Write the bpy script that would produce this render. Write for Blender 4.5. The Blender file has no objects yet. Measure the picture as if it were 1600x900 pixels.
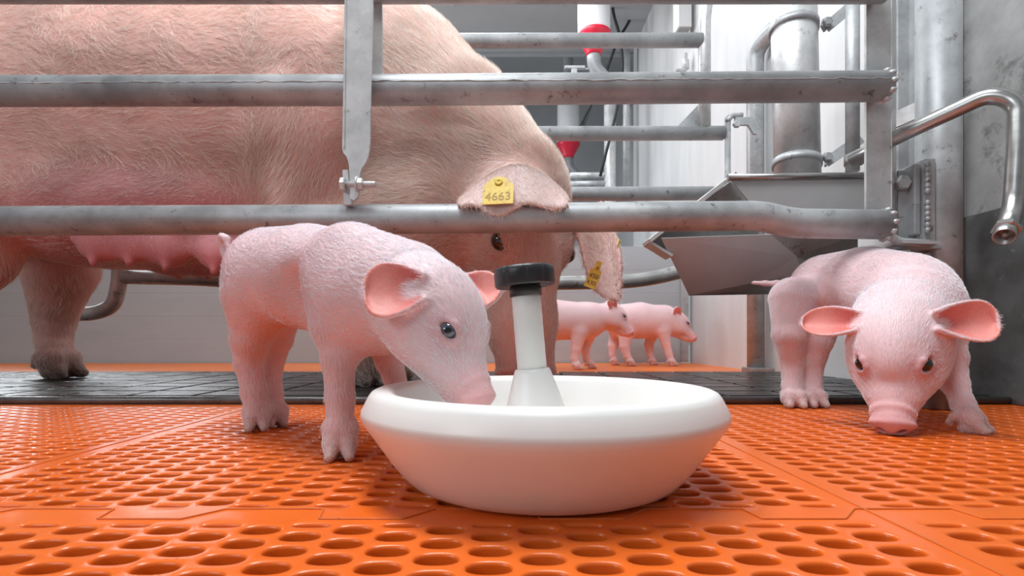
import bpy, bmesh, math, random
import numpy as np
from mathutils import Vector, Matrix

random.seed(4)
rng = np.random.default_rng(11)
C = bpy.context.scene.collection

# ------------------------------------------------------------------ camera, world, lights
CAM_H = 0.137
FPX, CX, CY = 800.0, 795.0, 530.0          # focal length and principal point of the photograph (1600x900)
cam_data = bpy.data.cameras.new('camera')
cam = bpy.data.objects.new('camera', cam_data)
C.objects.link(cam)
cam.location = (0, 0, CAM_H)
cam.rotation_euler = (math.pi / 2, 0, 0)
cam_data.sensor_width = 36.0
cam_data.lens = 36.0 * FPX / 1600
cam_data.shift_x = (800 - CX) / 1600
cam_data.shift_y = (CY - 450) / 1600
cam_data.clip_start = 0.02
cam_data.dof.use_dof = True
cam_data.dof.focus_distance = 0.68
cam_data.dof.aperture_fstop = 14
bpy.context.scene.camera = cam

sc = bpy.context.scene
sc.view_settings.view_transform = 'Standard'
sc.view_settings.look = 'None'
sc.view_settings.gamma = 1.0
sc.view_settings.use_curve_mapping = False
sc.view_settings.exposure = -0.30

world = bpy.data.worlds.new('world')
sc.world = world
world.use_nodes = True
bg = world.node_tree.nodes['Background']
bg.inputs[0].default_value = (0.88, 0.95, 1.0, 1)
bg.inputs[1].default_value = 0.26


def area_light(name, loc, target, sx, sy, power, col=(1, 1, 1)):
    d = bpy.data.lights.new(name, 'AREA')
    d.shape = 'RECTANGLE'
    d.size, d.size_y = sx, sy
    d.energy = power
    d.color = col
    o = bpy.data.objects.new(name, d)
    C.objects.link(o)
    o.location = loc
    o.rotation_euler = (Vector(target) - Vector(loc)).to_track_quat('-Z', 'Y').to_euler()
    return o


area_light('ceiling_lamp', (-0.25, 0.62, 2.25), (0.1, 0.85, 0.2), 1.7, 0.6, 78, (0.93, 0.975, 1))
area_light('front_fill', (-2.3, -1.5, 1.5), (0.6, 1.2, 0.3), 1.3, 1.0, 27, (0.90, 0.96, 1))  # unseen soft fill light added from the camera side
area_light('side_window', (-3.1, 3.95, 1.35), (0.6, 1.4, 0.5), 1.9, 1.0, 92, (0.91, 0.965, 1))
area_light('rear_lamp', (0.0, 3.0, 2.5), (0.01, 3.0, 0.0), 1.6, 0.8, 42, (0.91, 0.965, 1))


# ------------------------------------------------------------------ helpers
def P(px, py, d):
    """the point seen at photograph pixel (px, py) at distance d in front of the camera"""
    return np.array([(px - CX) * d / FPX, d, CAM_H + (CY - py) * d / FPX])


def link(o, parent=None):
    C.objects.link(o)
    if parent is not None:
        o.parent = parent
        o.matrix_parent_inverse = parent.matrix_world.inverted() if False else Matrix.Translation(-Vector(parent.location))
    return o


def tag(o, label=None, cat=None, group=None, kind=None):
    if label: o['label'] = label
    if cat: o['category'] = cat
    if group: o['group'] = group
    if kind: o['kind'] = kind
    return o


def empty(name, loc, label, cat, group=None):
    o = bpy.data.objects.new(name, None)
    o.empty_display_size = 0.05
    C.objects.link(o)
    o.location = loc
    return tag(o, label, cat, group)


class MB:
    """collects shapes in world coordinates and links them as one mesh object"""

    def __init__(self):
        self.bm = bmesh.new()
        self.mi = 0

    def _face(self, vs, smooth=False):
        try:
            f = self.bm.faces.new(vs)
            f.smooth = smooth
            f.material_index = self.mi
            return f
        except ValueError:
            return None

    def box(self, c, s, rot=None, bevel=0.0):
        c = Vector(c)
        R = rot if rot is not None else Matrix.Identity(3)
        vs = []
        for x in (-.5, .5):
            for y in (-.5, .5):
                for z in (-.5, .5):
                    vs.append(self.bm.verts.new(c + R @ Vector((x * s[0], y * s[1], z * s[2]))))
        idx = [(0, 1, 3, 2), (4, 6, 7, 5), (0, 4, 5, 1), (2, 3, 7, 6), (0, 2, 6, 4), (1, 5, 7, 3)]
        fs = [self._face([vs[i] for i in q]) for q in idx]
        if bevel > 0:
            es = list({e for f in fs for e in f.edges})
            r = bmesh.ops.bevel(self.bm, geom=es, offset=bevel, segments=2, affect='EDGES', profile=0.5)
            for f in r['faces']:
                f.material_index = self.mi
        return self

    def beam(self, a, b, w, h, up=(0, 0, 1), bevel=0.0):
        """rectangular bar from a to b; w across, h along up"""
        a, b = Vector(a), Vector(b)
        d = (b - a)
        L = d.length
        d.normalize()
        u = Vector(up)
        s = d.cross(u).normalized()
        u = s.cross(d).normalized()
        R = Matrix((d, s, u)).transposed()
        return self.box((a + b) / 2, (L, w, h), R, bevel)

    def sweep(self, pts, r, n=16, cap=True, bend=0.0, smooth=True):
        """round bar along a polyline, corners rounded with radius bend; r may be a list"""
        pts = [Vector(p) for p in pts]
        if bend > 0 and len(pts) > 2:
            out = [pts[0]]
            for i in range(1, len(pts) - 1):
                a, b, c = pts[i - 1], pts[i], pts[i + 1]
                d1, d2 = (a - b).normalized(), (c - b).normalized()
                t = min(bend, (a - b).length * .49, (c - b).length * .49)
                p1, p2 = b + d1 * t, b + d2 * t
                for k in range(9):
                    q = k / 8
                    out.append(p1 * (1 - q) ** 2 + b * 2 * q * (1 - q) + p2 * q * q)
            out.append(pts[-1])
            pts = out
        rs = r if isinstance(r, (list, tuple)) else [r] * len(pts)
        rings = []
        t0 = (pts[1] - pts[0]).normalized()
        ref = Vector((0, 0, 1)) if abs(t0.z) < .9 else Vector((0, 1, 0))
        u = t0.cross(ref).normalized()
        for i, p in enumerate(pts):
            if i == 0: t = pts[1] - pts[0]
            elif i == len(pts) - 1: t = pts[-1] - pts[-2]
            else: t = (pts[i + 1] - p).normalized() + (p - pts[i - 1]).normalized()
            t.normalize()
            u = (u - t * u.dot(t)).normalized()
            v = t.cross(u)
            rings.append([self.bm.verts.new(p + (u * math.cos(2 * math.pi * k / n) + v * math.sin(2 * math.pi * k / n)) * rs[i]) for k in range(n)])
        for a, b in zip(rings, rings[1:]):
            for k in range(n):
                self._face([a[k], a[(k + 1) % n], b[(k + 1) % n], b[k]], smooth)
        if cap:
            self._face(rings[0][::-1])
            self._face(rings[-1])
        return self

    def lathe(self, prof, n=64, M=None, smooth=True, close=False):
        """profile of (radius, height) turned about local z; M places it"""
        M = M or Matrix.Identity(4)
        rings = []
        for r, z in prof:
            if r < 1e-6:
                rings.append([self.bm.verts.new(M @ Vector((0, 0, z)))])
            else:
                rings.append([self.bm.verts.new(M @ Vector((r * math.cos(2 * math.pi * k / n), r * math.sin(2 * math.pi * k / n), z))) for k in range(n)])
        for a, b in zip(rings, rings[1:]):
            for k in range(n):
                k2 = (k + 1) % n
                if len(a) == 1 and len(b) == 1: continue
                if len(a) == 1: self._face([a[0], b[k2], b[k]][::-1], smooth)
                elif len(b) == 1: self._face([a[k], a[k2], b[0]], smooth)
                else: self._face([a[k], a[k2], b[k2], b[k]], smooth)
        return self

    def poly(self, pts, thick, nrm=None):
        """planar plate with an outline, given real thickness"""
        pts = [Vector(p) for p in pts]
        if nrm is None:
            nrm = Vector((0, 0, 0))
            for i in range(len(pts)):
                nrm += (pts[i] - pts[0]).cross(pts[(i + 1) % len(pts)] - pts[0])
            nrm.normalize()
        n = Vector(nrm) * thick / 2
        a = [self.bm.verts.new(p + n) for p in pts]
        b = [self.bm.verts.new(p - n) for p in pts]
        self._face(a)
        self._face(b[::-1])
        k = len(pts)
        for i in range(k):
            self._face([a[i], b[i], b[(i + 1) % k], a[(i + 1) % k]])
        return self

    def bolt(self, c, axis, r=0.009, h=0.007):
        q = Vector(axis).to_track_quat('Z', 'Y').to_matrix().to_4x4()
        M = Matrix.Translation(Vector(c)) @ q
        self.lathe([(0, 0), (r, 0), (r, h * .8), (r * .85, h), (0, h)], 6, M, smooth=False)
        return self

    def build(self, name, mats, parent=None, loc=None):
        me = bpy.data.meshes.new(name)
        bmesh.ops.recalc_face_normals(self.bm, faces=self.bm.faces)
        off = Vector(loc) if loc is not None else (Vector(parent.location) if parent is not None else Vector((0, 0, 0)))
        bmesh.ops.translate(self.bm, verts=self.bm.verts, vec=-off)
        self.bm.to_mesh(me)
        self.bm.free()
        for m in (mats if isinstance(mats, (list, tuple)) else [mats]):
            me.materials.append(m)
        o = bpy.data.objects.new(name, me)
        C.objects.link(o)
        if parent is not None:
            o.parent = parent
        else:
            o.location = off
        return o


def trs(loc, axis):
    """matrix whose z runs along axis at loc"""
    return Matrix.Translation(Vector(loc)) @ Vector(axis).to_track_quat('Z', 'Y').to_matrix().to_4x4()


# ------------------------------------------------------------------ materials
def node_mat(name):
    m = bpy.data.materials.new(name)
    m.use_nodes = True
    nt = m.node_tree
    return m, nt, nt.nodes['Principled BSDF']


def noise_mat(name, c1, c2, scale=8, rough=(.4, .6), metal=0.0, bump=0.0, bscale=60, stretch=(1, 1, 1), spots=None, spot_scale=40, spot_lim=.68, coat=0.0, detail=6, bdist=0.002):
    """two tones mixed by noise, with optional darker specks and a bump"""
    m, nt, b = node_mat(name)
    N, L = nt.nodes, nt.links
    tc = N.new('ShaderNodeTexCoord')
    mp = N.new('ShaderNodeMapping')
    mp.inputs['Scale'].default_value = stretch
    L.new(tc.outputs['Object'], mp.inputs['Vector'])
    n1 = N.new('ShaderNodeTexNoise')
    n1.inputs['Scale'].default_value = scale
    n1.inputs['Detail'].default_value = detail
    n1.inputs['Roughness'].default_value = .65
    L.new(mp.outputs[0], n1.inputs['Vector'])
    r = N.new('ShaderNodeValToRGB')
    r.color_ramp.elements[0].position = .32
    r.color_ramp.elements[1].position = .68
    r.color_ramp.elements[0].color = (*c1, 1)
    r.color_ramp.elements[1].color = (*c2, 1)
    L.new(n1.outputs['Fac'], r.inputs[0])
    col = r.outputs[0]
    if spots:
        n2 = N.new('ShaderNodeTexNoise')
        n2.inputs['Scale'].default_value = spot_scale
        n2.inputs['Detail'].default_value = 5
        n2.inputs['Roughness'].default_value = .7
        L.new(mp.outputs[0], n2.inputs['Vector'])
        r2 = N.new('ShaderNodeValToRGB')
        r2.color_ramp.elements[0].position = spot_lim - .06
        r2.color_ramp.elements[1].position = spot_lim + .06
        L.new(n2.outputs['Fac'], r2.inputs[0])
        mx = N.new('ShaderNodeMix')
        mx.data_type = 'RGBA'
        L.new(r2.outputs[0], mx.inputs[0])
        L.new(col, mx.inputs[6])
        mx.inputs[7].default_value = (*spots, 1)
        col = mx.outputs[2]
    L.new(col, b.inputs['Base Color'])
    b.inputs['Metallic'].default_value = metal
    mr = N.new('ShaderNodeMapRange')
    mr.inputs[1].default_value = .3
    mr.inputs[2].default_value = .7
    mr.inputs[3].default_value, mr.inputs[4].default_value = rough
    L.new(n1.outputs['Fac'], mr.inputs[0])
    L.new(mr.outputs[0], b.inputs['Roughness'])
    if coat:
        b.inputs['Coat Weight'].default_value = coat
        b.inputs['Coat Roughness'].default_value = .12
    if bump:
        n3 = N.new('ShaderNodeTexNoise')
        n3.inputs['Scale'].default_value = bscale
        n3.inputs['Detail'].default_value = 4
        L.new(mp.outputs[0], n3.inputs['Vector'])
        bp = N.new('ShaderNodeBump')
        bp.inputs['Strength'].default_value = bump
        bp.inputs['Distance'].default_value = bdist
        L.new(n3.outputs['Fac'], bp.inputs['Height'])
        L.new(bp.outputs[0], b.inputs['Normal'])
    return m


M = {}
M['galv'] = noise_mat('galvanised_steel', (.32, .33, .34), (.55, .56, .57), 11, (.40, .60), .35, .2, 90, spots=(.15, .135, .125), spot_scale=38, spot_lim=.655)
M['galv_bright'] = noise_mat('bright_galvanised_steel', (.47, .47, .475), (.72, .72, .72), 14, (.34, .5), .35, .12, 120, spots=(.30, .29, .28), spot_scale=45, spot_lim=.67)
M['galv_dark'] = noise_mat('weathered_shade_steel', (.25, .245, .24), (.40, .395, .39), 12, (.4, .6), .4, .2, 80, spots=(.11, .10, .09), spot_scale=30, spot_lim=.64)  # worn steel; also the painted shade tone of the trough's underside and end plate
M['stainless'] = noise_mat('stainless_steel', (.42, .41, .40), (.52, .51, .50), 5, (.25, .36), .95, .05, 200, stretch=(1, 1, 6))
M['trough'] = noise_mat('trough_sheet_steel', (.47, .475, .48), (.58, .58, .58), 4, (.42, .55), .3, .05, 120, spots=(.25, .22, .2), spot_scale=70, spot_lim=.72)
M['orange'] = noise_mat('orange_plastic_slats', (.81, .130, .006), (.85, .17, .022), 2.2, (.20, .42), 0, .25, 26, spots=(.50, .15, .05), spot_scale=75, spot_lim=.715, coat=.14)
M['pit'] = noise_mat('slurry_pit', (.03, .015, .008), (.05, .02, .01), 3, (.6, .8))
M['mat'] = noise_mat('wet_cast_iron', (.016, .016, .017), (.038, .037, .037), 5, (.16, .50), .0, .6, 16, stretch=(1, 2.5, 1), coat=.08, bdist=.006)
M['mat'].node_tree.nodes['Principled BSDF'].inputs['Specular IOR Level'].default_value = .25
M['mat_edge'] = noise_mat('cast_iron_lip', (.10, .095, .095), (.17, .165, .16), 15, (.2, .4), .3, .3, 60)
M['pvc'] = noise_mat('white_pvc_bowl', (.84, .82, .79), (.88, .865, .84), 6, (.30, .42), 0, .03, 120, spots=(.68, .62, .55), spot_scale=160, spot_lim=.80)
M['black_plastic'] = noise_mat('black_plastic', (.014, .014, .016), (.03, .03, .033), 30, (.3, .5), 0, .1, 150)
M['panel'] = noise_mat('grey_pvc_boards', (.39, .42, .44), (.44, .47, .49), 3, (.35, .5), 0, .03, 40, stretch=(.4, 1, 3), spots=(.27, .25, .23), spot_scale=50, spot_lim=.74)
M['panel_dark'] = noise_mat('grey_upper_boards', (.46, .47, .48), (.52, .53, .54), 3, (.4, .55), 0, .02, 40)
M['wall_white'] = noise_mat('white_wall_panel', (.62, .62, .625), (.69, .69, .69), 4, (.4, .6), 0, .08, 60, stretch=(1, 3, .6), spots=(.52, .51, .49), spot_scale=26, spot_lim=.70)
M['wall_grey'] = noise_mat('grey_concrete', (.20, .20, .20), (.36, .36, .355), 7, (.5, .75), 0, .5, 45, spots=(.11, .11, .108), spot_scale=9, spot_lim=.60)
M['wall_dark'] = noise_mat('damp_dark_concrete', (.05, .05, .05), (.12, .12, .118), 8, (.35, .7), 0, .5, 50, spots=(.22, .22, .215), spot_scale=35, spot_lim=.70)
M['red'] = noise_mat('red_plastic', (.70, .02, .05), (.78, .03, .07), 10, (.3, .4))
M['clear'] = noise_mat('milky_plastic', (.80, .80, .82), (.88, .88, .89), 5, (.3, .4))
M['cable'] = noise_mat('black_cable', (.02, .02, .022), (.05, .05, .05), 20, (.5, .6))
M['grey_plastic'] = noise_mat('grey_plastic', (.36, .37, .38), (.45, .46, .47), 12, (.3, .5))
M['yellow'] = noise_mat('yellow_tag', (.72, .46, .05), (.86, .62, .10), 45, (.35, .5), 0, .2, 200, spots=(.40, .24, .06), spot_scale=120, spot_lim=.62)
M['ink_faded'] = noise_mat('worn_ink', (.34, .20, .06), (.52, .34, .08), 160, (.5, .6))
M['ink'] = noise_mat('faded_black_ink', (.09, .07, .04), (.16, .12, .06), 80, (.5, .6))
M['milk'] = noise_mat('milk', (.86, .84, .80), (.88, .86, .82), 4, (.1, .15))


# ------------------------------------------------------------------ floor
FH = .137
COLP, ROWP = .487 * FH, .0895 * FH           # hole spacing within a row, spacing of rows
HW, HD = .100 * FH, .058 * FH                # half sizes of a hole


def hole_cell(bm, cx, cy, half=0):
    """hexagonal patch of the slatted floor with one rounded slot; half = +-1 makes a slim half slot at a tile edge"""
    # hexagon of the staggered lattice: vertices at left/right tips and four corners
    A, Bh = COLP / 2, ROWP
    hd = HD * (.42 if half else 1)
    off = half * HD * .45
    xt = A / 2 + Bh * Bh / (2 * A)           # tip
    xc = A / 2 - Bh * Bh / (2 * A)
    hexv = [(xt, 0), (xc, Bh), (-xc, Bh), (-xt, 0), (-xc, -Bh), (xc, -Bh)]
    pts = []
    ks = (6, 8, 6, 6, 8, 6)
    for i in range(6):
        (x0, y0), (x1, y1) = hexv[i], hexv[(i + 1) % 6]
        for k in range(ks[i]):
            t = k / ks[i]
            pts.append((x0 + (x1 - x0) * t, y0 + (y1 - y0) * t))
    n = len(pts)
    rings = [[bm.verts.new((cx + x, cy + y, 0)) for x, y in pts]]
    for sc_, z in ((1.16, 0), (1.09, -.0003), (1.03, -.0012), (1.0, -.0026), (.99, -.012)):
        ring = []
        for x, y in pts:
            a = math.atan2(y / ROWP * .8, x / xt)
            e = .85
            c_, s_ = math.cos(a), math.sin(a)
            ring.append(bm.verts.new((cx + HW * sc_ * math.copysign(abs(c_) ** e, c_), cy + off + (hd * sc_ if sc_ < 1 else hd + HD * (sc_ - 1) * 1.4) * math.copysign(abs(s_) ** e, s_), z)))
        rings.append(ring)
    for a, b in zip(rings, rings[1:]):
        for k in range(n):
            f = bm.faces.new([a[k], a[(k + 1) % n], b[(k + 1) % n], b[k]])
            f.smooth = True


def tile(name, x0, x1, y0, y1, ph):
    """one orange floor tile: slots inside, plain rim round them"""
    bm = bmesh.new()
    iy = math.ceil((y0 + ROWP * 1.15 - ph[1]) / ROWP)
    while ph[1] + iy * ROWP < y1 - ROWP * 1.15:
        cy = ph[1] + iy * ROWP
        half = -1 if cy > y1 - ROWP * 2.1 else (1 if cy < y0 + ROWP * 2.1 else 0)
        ix = math.ceil((x0 + COLP * .36 - ph[0]) / COLP - (iy % 2) * .5)
        while True:
            cx = ph[0] + (ix + (iy % 2) * .5) * COLP
            if cx > x1 - COLP * .36: break
            hole_cell(bm, cx, cy, half)
            ix += 1
        iy += 1
    me = bpy.data.meshes.new(name)
    bmesh.ops.remove_doubles(bm, verts=bm.verts, dist=.00012)
    be = [e for e in bm.edges if e.is_boundary and all(abs(v.co.z) < 1e-5 for v in e.verts)]
    rv = [bm.verts.new(q) for q in ((x0, y0, 0), (x1, y0, 0), (x1, y1, 0), (x0, y1, 0))]
    be += [bm.edges.new((rv[i], rv[(i + 1) % 4])) for i in range(4)]
    bmesh.ops.triangle_fill(bm, edges=be, use_beauty=True, normal=(0, 0, 1))
    bmesh.ops.recalc_face_normals(bm, faces=bm.faces)
    bm.to_mesh(me)
    bm.free()
    me.materials.append(M['orange'])
    o = bpy.data.objects.new(name, me)
    C.objects.link(o)
    o['kind'] = 'structure'
    return o


XL, XR, YJ, YM = -3.76 * FH, 2.09 * FH, 2.93 * FH, 1.074
ph1 = (-2.0343 * FH, 2.2409 * FH)
ph2 = (-2.279 * FH, 3.143 * FH)
for x0, x1 in ((XL - 5.85 * FH, XL), (XL, XR), (XR, 1.06)):
    tile('floor', x0, x1, .18, YJ - .0, ph1)
    tile('floor', x0, x1, YJ, YM, ph2)
b = MB()
b.box((-.9, 1.6, -.06), (5.2, 3.4, .02))
pit = b.build('floor_pit', M['pit'])
pit['kind'] = 'structure'
# raised seams between the tiles
b = MB()
for x in (XL, XR):
    b.beam((x, .18, .0002), (x, YM, .0002), .0022, .0016, bevel=.0006)
z = .0003
x = -1.3
step = 1.23 * FH
k = 0
zig = []
x = -3.55 * FH - 3 * step
while x < 1.0:
    zig += [(x, YJ + .011), (x + .035 * FH, YJ - .012), (x + .50 * FH, YJ - .012), (x + .66 * FH, YJ + .011)]
    x += step
for (xa, ya), (xb, yb) in zip(zig, zig[1:]):
    if xb > 1.04: break
    b.beam((xa, ya, z), (xb, yb, z), .0016, .0016, bevel=.0005)
s_ = b.build('trim_1', noise_mat('seam', (.55, .12, .02), (.72, .16, .03), 30, (.3, .5), spots=(.2, .06, .02), spot_scale=60, spot_lim=.66))
s_['kind'] = 'structure'
# the rear strip of orange floor behind the mat, with rows of small round slots
b = MB()
b.box((-1.3, 2.46, -.010), (4.75, 1.0, .02))
o = b.build('floor', noise_mat('orange_rear_slats', (.80, .17, .03), (.88, .22, .03), 4, (.25, .45), 0, .9, 45, spots=(.45, .12, .03), spot_scale=30, spot_lim=.66, stretch=(1, 1, 1), bdist=.004))
o['kind'] = 'structure'
# cast iron mat
b = MB()
y0, y1 = 1.075, 1.955
b.box((-.9, (y0 + y1) / 2, 0.0), (3.95, y1 - y0, .012))
nx, ny = 27, 8
for i in range(nx):
    for j in range(ny):
        cx = -2.85 + 3.9 * (i + .5) / nx
        cy = y0 + .03 + (y1 - y0 - .05) * (j + .5) / ny
        b.box((cx, cy, .008), (3.9 / nx - .010, (y1 - y0 - .05) / ny - .012, .015), bevel=.003)
mat = b.build('floor_grate', M['mat'])
mat['kind'] = 'structure'
b = MB()
b.sweep([(-2.87, y0 + .006, .008), (1.06, y0 + .006, .008)], .0085, 12)
o = b.build('trim_2', M['mat_edge'])
o['kind'] = 'structure'

# ------------------------------------------------------------------ walls and panels
def struct(o):
    o['kind'] = 'structure'
    return o


b = MB()
b.box((1.085, 2.85, 1.3), (.05, 3.0, 2.7))
struct(b.build('wall_right', M['wall_white']))
b = MB()
b.box((1.082, .86, 1.3), (.05, 1.0, 2.7))
struct(b.build('wall_near', M['wall_grey']))
b = MB()
b.box((1.057, 1.02, .21), (.006, .62, .42), bevel=.002)
struct(b.build('baseboard_right', M['wall_dark']))
b = MB()
b.box((1.05, 1.215, 1.3), (.012, .055, 2.7), bevel=.002)
b.box((1.046, 1.255, 1.3), (.02, .012, 2.7), bevel=.002)
struct(b.build('trim_3', M['galv_dark']))
b = MB()
b.box((1.056, 1.95, 1.3), (.010, .02, 2.7), bevel=.002)
struct(b.build('trim_4', M['wall_white']))
b = MB()
b.box((-.3, 6.4, 1.6), (9, .06, 3.4))
struct(b.build('wall_far', M['panel_dark']))
b = MB()
b.box((-.6, 3.30, 2.62), (8, 2.16, .05))
b.box((-.6, 5.7, 3.32), (8, 2.7, .05))
for i in range(8):
    b.lathe([(.026, 0), (.024, -.008), (.012, -.014), (0, -.015)], 14, Matrix.Translation((-2.82 + i * .805, 3.746, 2.596)))
struct(b.build('ceiling', M['panel_dark']))
b = MB()
b.box((1.35, 5.4, 1.3), (.05, 2.0, 2.7))
struct(b.build('wall_rear_side', noise_mat('pale_wall', (.52, .52, .53), (.6, .6, .61), 3, (.5, .6))))

b = MB()
b.box((-.6, 4.40, 2.598), (8, .04, .055), bevel=.004)
struct(b.build('trim_5', M['panel']))
# grey board partition at the back of the pen
e_ = empty('pen_partition', (-.6, 2.98, 0), 'low grey board partition across the back of the pen', 'partition')
b = MB()
for k in range(5):
    b.box((-1.33, 2.985, .002 + .067 + .1345 * k), (4.66, .035, .1343), bevel=.0008)
b.build('board', M['panel'], e_)
b = MB()
b.box((1.015, 2.975, .34), (.045, .05, .67), bevel=.003)
b.box((1.035, 2.955, .135), (.012, .02, .06), bevel=.002)
b.build('end_post', M['galv'], e_)

# white slatted fence piece behind the sow's hind legs
e_ = empty('white_grid', (-2.75, 2.9, .55), 'small white slatted grid behind the hind leg of the sow', 'grid')
b = MB()
for k in range(4):
    b.beam(P(18, 378 + k * 12, 2.92), P(46, 374 + k * 12, 2.92), .02, .016)
b.build('slat', M['wall_white'], e_)
b = MB()
b.beam(P(22, 420, 2.93), P(26, 372, 2.93), .015, .012, up=(0, 1, 0))
b.beam(P(42, 420, 2.93), P(45, 370, 2.93), .015, .012, up=(0, 1, 0))
b.build('upright', M['wall_white'], e_)


# ------------------------------------------------------------------ milk bowl
BX, BY = .033, .515
e_ = empty('milk_bowl', (BX, BY, 0), 'white round plastic piglet feeding bowl with a centre stem and black screw knob', 'bowl')
prof = [(0, .001), (.113, .001), (.124, .0020), (.1315, .0055), (.1380, .0120), (.1470, .0230), (.1690, .055), (.1735, .0615), (.1755, .067), (.1745, .0715), (.1685, .0835), (.1655, .0875), (.1615, .0893), (.152, .0893), (.147, .0875), (.1435, .083), (.136, .062), (.126, .040), (.112, .024), (.09, .018), (0, .016)]
b = MB()
b.lathe(prof, 128, Matrix.Translation((BX, BY, 0)))
b.build('basin', M['pvc'], e_)
a0 = np.array((BX - .002, BY, .018)); a1 = np.array((BX - .0165, BY, .190))
ax = (a1 - a0) / np.linalg.norm(a1 - a0)
b = MB()
T = trs(a0, ax)
b.lathe([(.046, -.002), (.0455, .004), (.0300, .050), (.0188, .086), (.0172, .0895), (.0150, .0900)], 48, T)
b.lathe([(.0148, .0885), (.0146, .150), (.0145, .170), (0, .170)], 40, T)
b.build('stem', M['pvc'], e_)
b = MB()
b.lathe([(0, .163), (.0162, .163), (.0162, .172), (.0150, .173), (.0150, .176)], 40, T)
# knob with shallow grips round its rim
n = 96
prof2 = [(0, .1745), (.024, .1745), (.0262, .1740), (.0290, .1725), (.0302, .1745), (.0304, .186), (.0298, .190), (.0275, .192), (0, .1925)]
rings = []
for r, z in prof2:
    if r == 0:
        rings.append([b.bm.verts.new(T @ Vector((0, 0, z)))])
    else:
        ring = []
        for k in range(n):
            a = 2 * math.pi * k / n
            rr = r * (1 - (.045 if r > .0285 else 0) * max(0, math.cos(a * 9)) ** 6)
            ring.append(b.bm.verts.new(T @ Vector((rr * math.cos(a), rr * math.sin(a), z))))
        rings.append(ring)
for p, q in zip(rings, rings[1:]):
    for k in range(n):
        k2 = (k + 1) % n
        if len(p) == 1: b._face([p[0], q[k2], q[k]], True)
        elif len(q) == 1: b._face([p[k], p[k2], q[0]], True)
        else: b._face([p[k], p[k2], q[k2], q[k]], True)
b.build('knob', M['black_plastic'], e_)
b = MB()
b.lathe([(0, .030), (.1205, .030)], 64, Matrix.Translation((BX, BY, 0)))
b.build('milk', M['milk'], e_)

# ------------------------------------------------------------------ near side of the crate
dR = .955
e_ = empty('crate_side', (.70, dR, .28), 'near steel crate side with two thick horizontal rails in front of the sow', 'crate side')
b = MB()
b.sweep([P(-120, 143, dR), P(620, 141, dR), P(1384, 135, dR)], .0272, 24)
seam = []
for k in range(160):
    q = P(-120 + k * 9.4, 143 - k * .05, dR)
    seam.append(q + np.array((0, -.0268 + rng.normal(0, .0003), .0016 + rng.normal(0, .0007))))
b.sweep(seam, [.0009 + .0007 * rng.random() for _ in seam], 6)
b.build('rail', M['galv'], e_)
b = MB()
b.sweep([P(-120, 346, dR), P(700, 342, dR), P(1190, 337, dR), P(1235, 349, dR), P(1385, 351, dR)], .0272, 24, bend=.03)
b.build('rail', M['galv'], e_)
b = MB()
b.sweep([P(-120, -20, dR), P(1384, -20, dR)], .0272, 20)
b.build('rail', M['galv'], e_)
b = MB()                                    # flat end plate, foot bent outwards
fx = P(1371, 200, dR - .005)
def fl(px0, px1, y0, y1, d): return [P(px0, y0, d), P(px1, y0, d), P(px1, y1, d), P(px0, y1, d)]
b.poly(fl(1352, 1391, -60, 366, dR + .032), .006)
b.poly([P(1391, -60, dR + .03), P(1398, -60, dR + .075), P(1398, 372, dR + .075), P(1391, 366, dR + .03)], .005)
b.sweep([P(1381, 356, dR + .01), P(1400, 378, dR + .01), P(1450, 381, dR + .01)], .008, 10, bend=.02)
b.beam(P(1394, 381, dR + .02), P(1452, 383, dR + .02), .05, .006)
for px, py in ((1385, 135), (1387, 351)):
    for k in range(10):
        a = 2 * math.pi * k / 10
        c = P(px - 3, py, dR) + np.array((0, .024 * math.cos(a), .027 * math.sin(a)))
        b.lathe([(0, -.006), (.006, -.003), (.007, 0), (.006, .003), (0, .006)], 8, Matrix.Translation(Vector(c)))
b.build('end_plate', M['galv_bright'], e_)
b = MB()
b.beam(P(589, -60, dR + .01), P(589, 121, dR + .01), .008, .021, up=(1, 0, 0), bevel=.001)
b.build('upright', M['galv_bright'], e_)
b = MB()
b.poly([P(538, 268, .93), P(546, 268, .93), P(552, 322, .93), P(540, 322, .93)], .020, None)
b.build('lug', M['galv_bright'], e_)

# flat swing arm bolted to the lower rail
e2 = empty('swing_arm', tuple(P(560, 290, .92)), 'twisted flat steel arm bolted to the lower rail, hanging in front of the sow shoulder', 'steel arm')
b = MB()
dA = .915
# flat bar with rounded shoulders above a narrow drilled tongue
out_ = [(540, -40), (584, -40), (579, 215), (578.5, 232), (576, 246), (571, 257), (566, 264), (563, 272), (562, 300), (559, 310), (553, 314), (548, 310), (547, 272), (546, 258), (543, 247), (537, 239), (535.5, 232), (536, 215)]
b.poly([P(x, y, dA) for x, y in out_], .007)
b.beam(P(541, -40, dA - .004), P(537.5, 230, dA - .004), .002, .003, up=(0, 1, 0))
b.beam(P(583, -40, dA - .004), P(577.5, 228, dA - .004), .002, .003, up=(0, 1, 0))
b.build('bar', M['galv_bright'], e2)
b = MB()
b.lathe([(0, 0), (.0055, 0), (.0055, .052), (.0045, .054), (0, .054)], 14, trs(P(540, 288, .912), (1, 0, 0)))
b.bolt(P(533, 288, .912), (1, 0, 0), .012, .008)
b.bolt(P(560, 288, .912), (1, 0, 0), .011, .009)
b.lathe([(0, 0), (.014, 0), (.014, .003), (0, .003)], 20, trs(P(557, 288, .912), (1, 0, 0)))
b.build('bolt', M['galv_bright'], e2)

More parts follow.
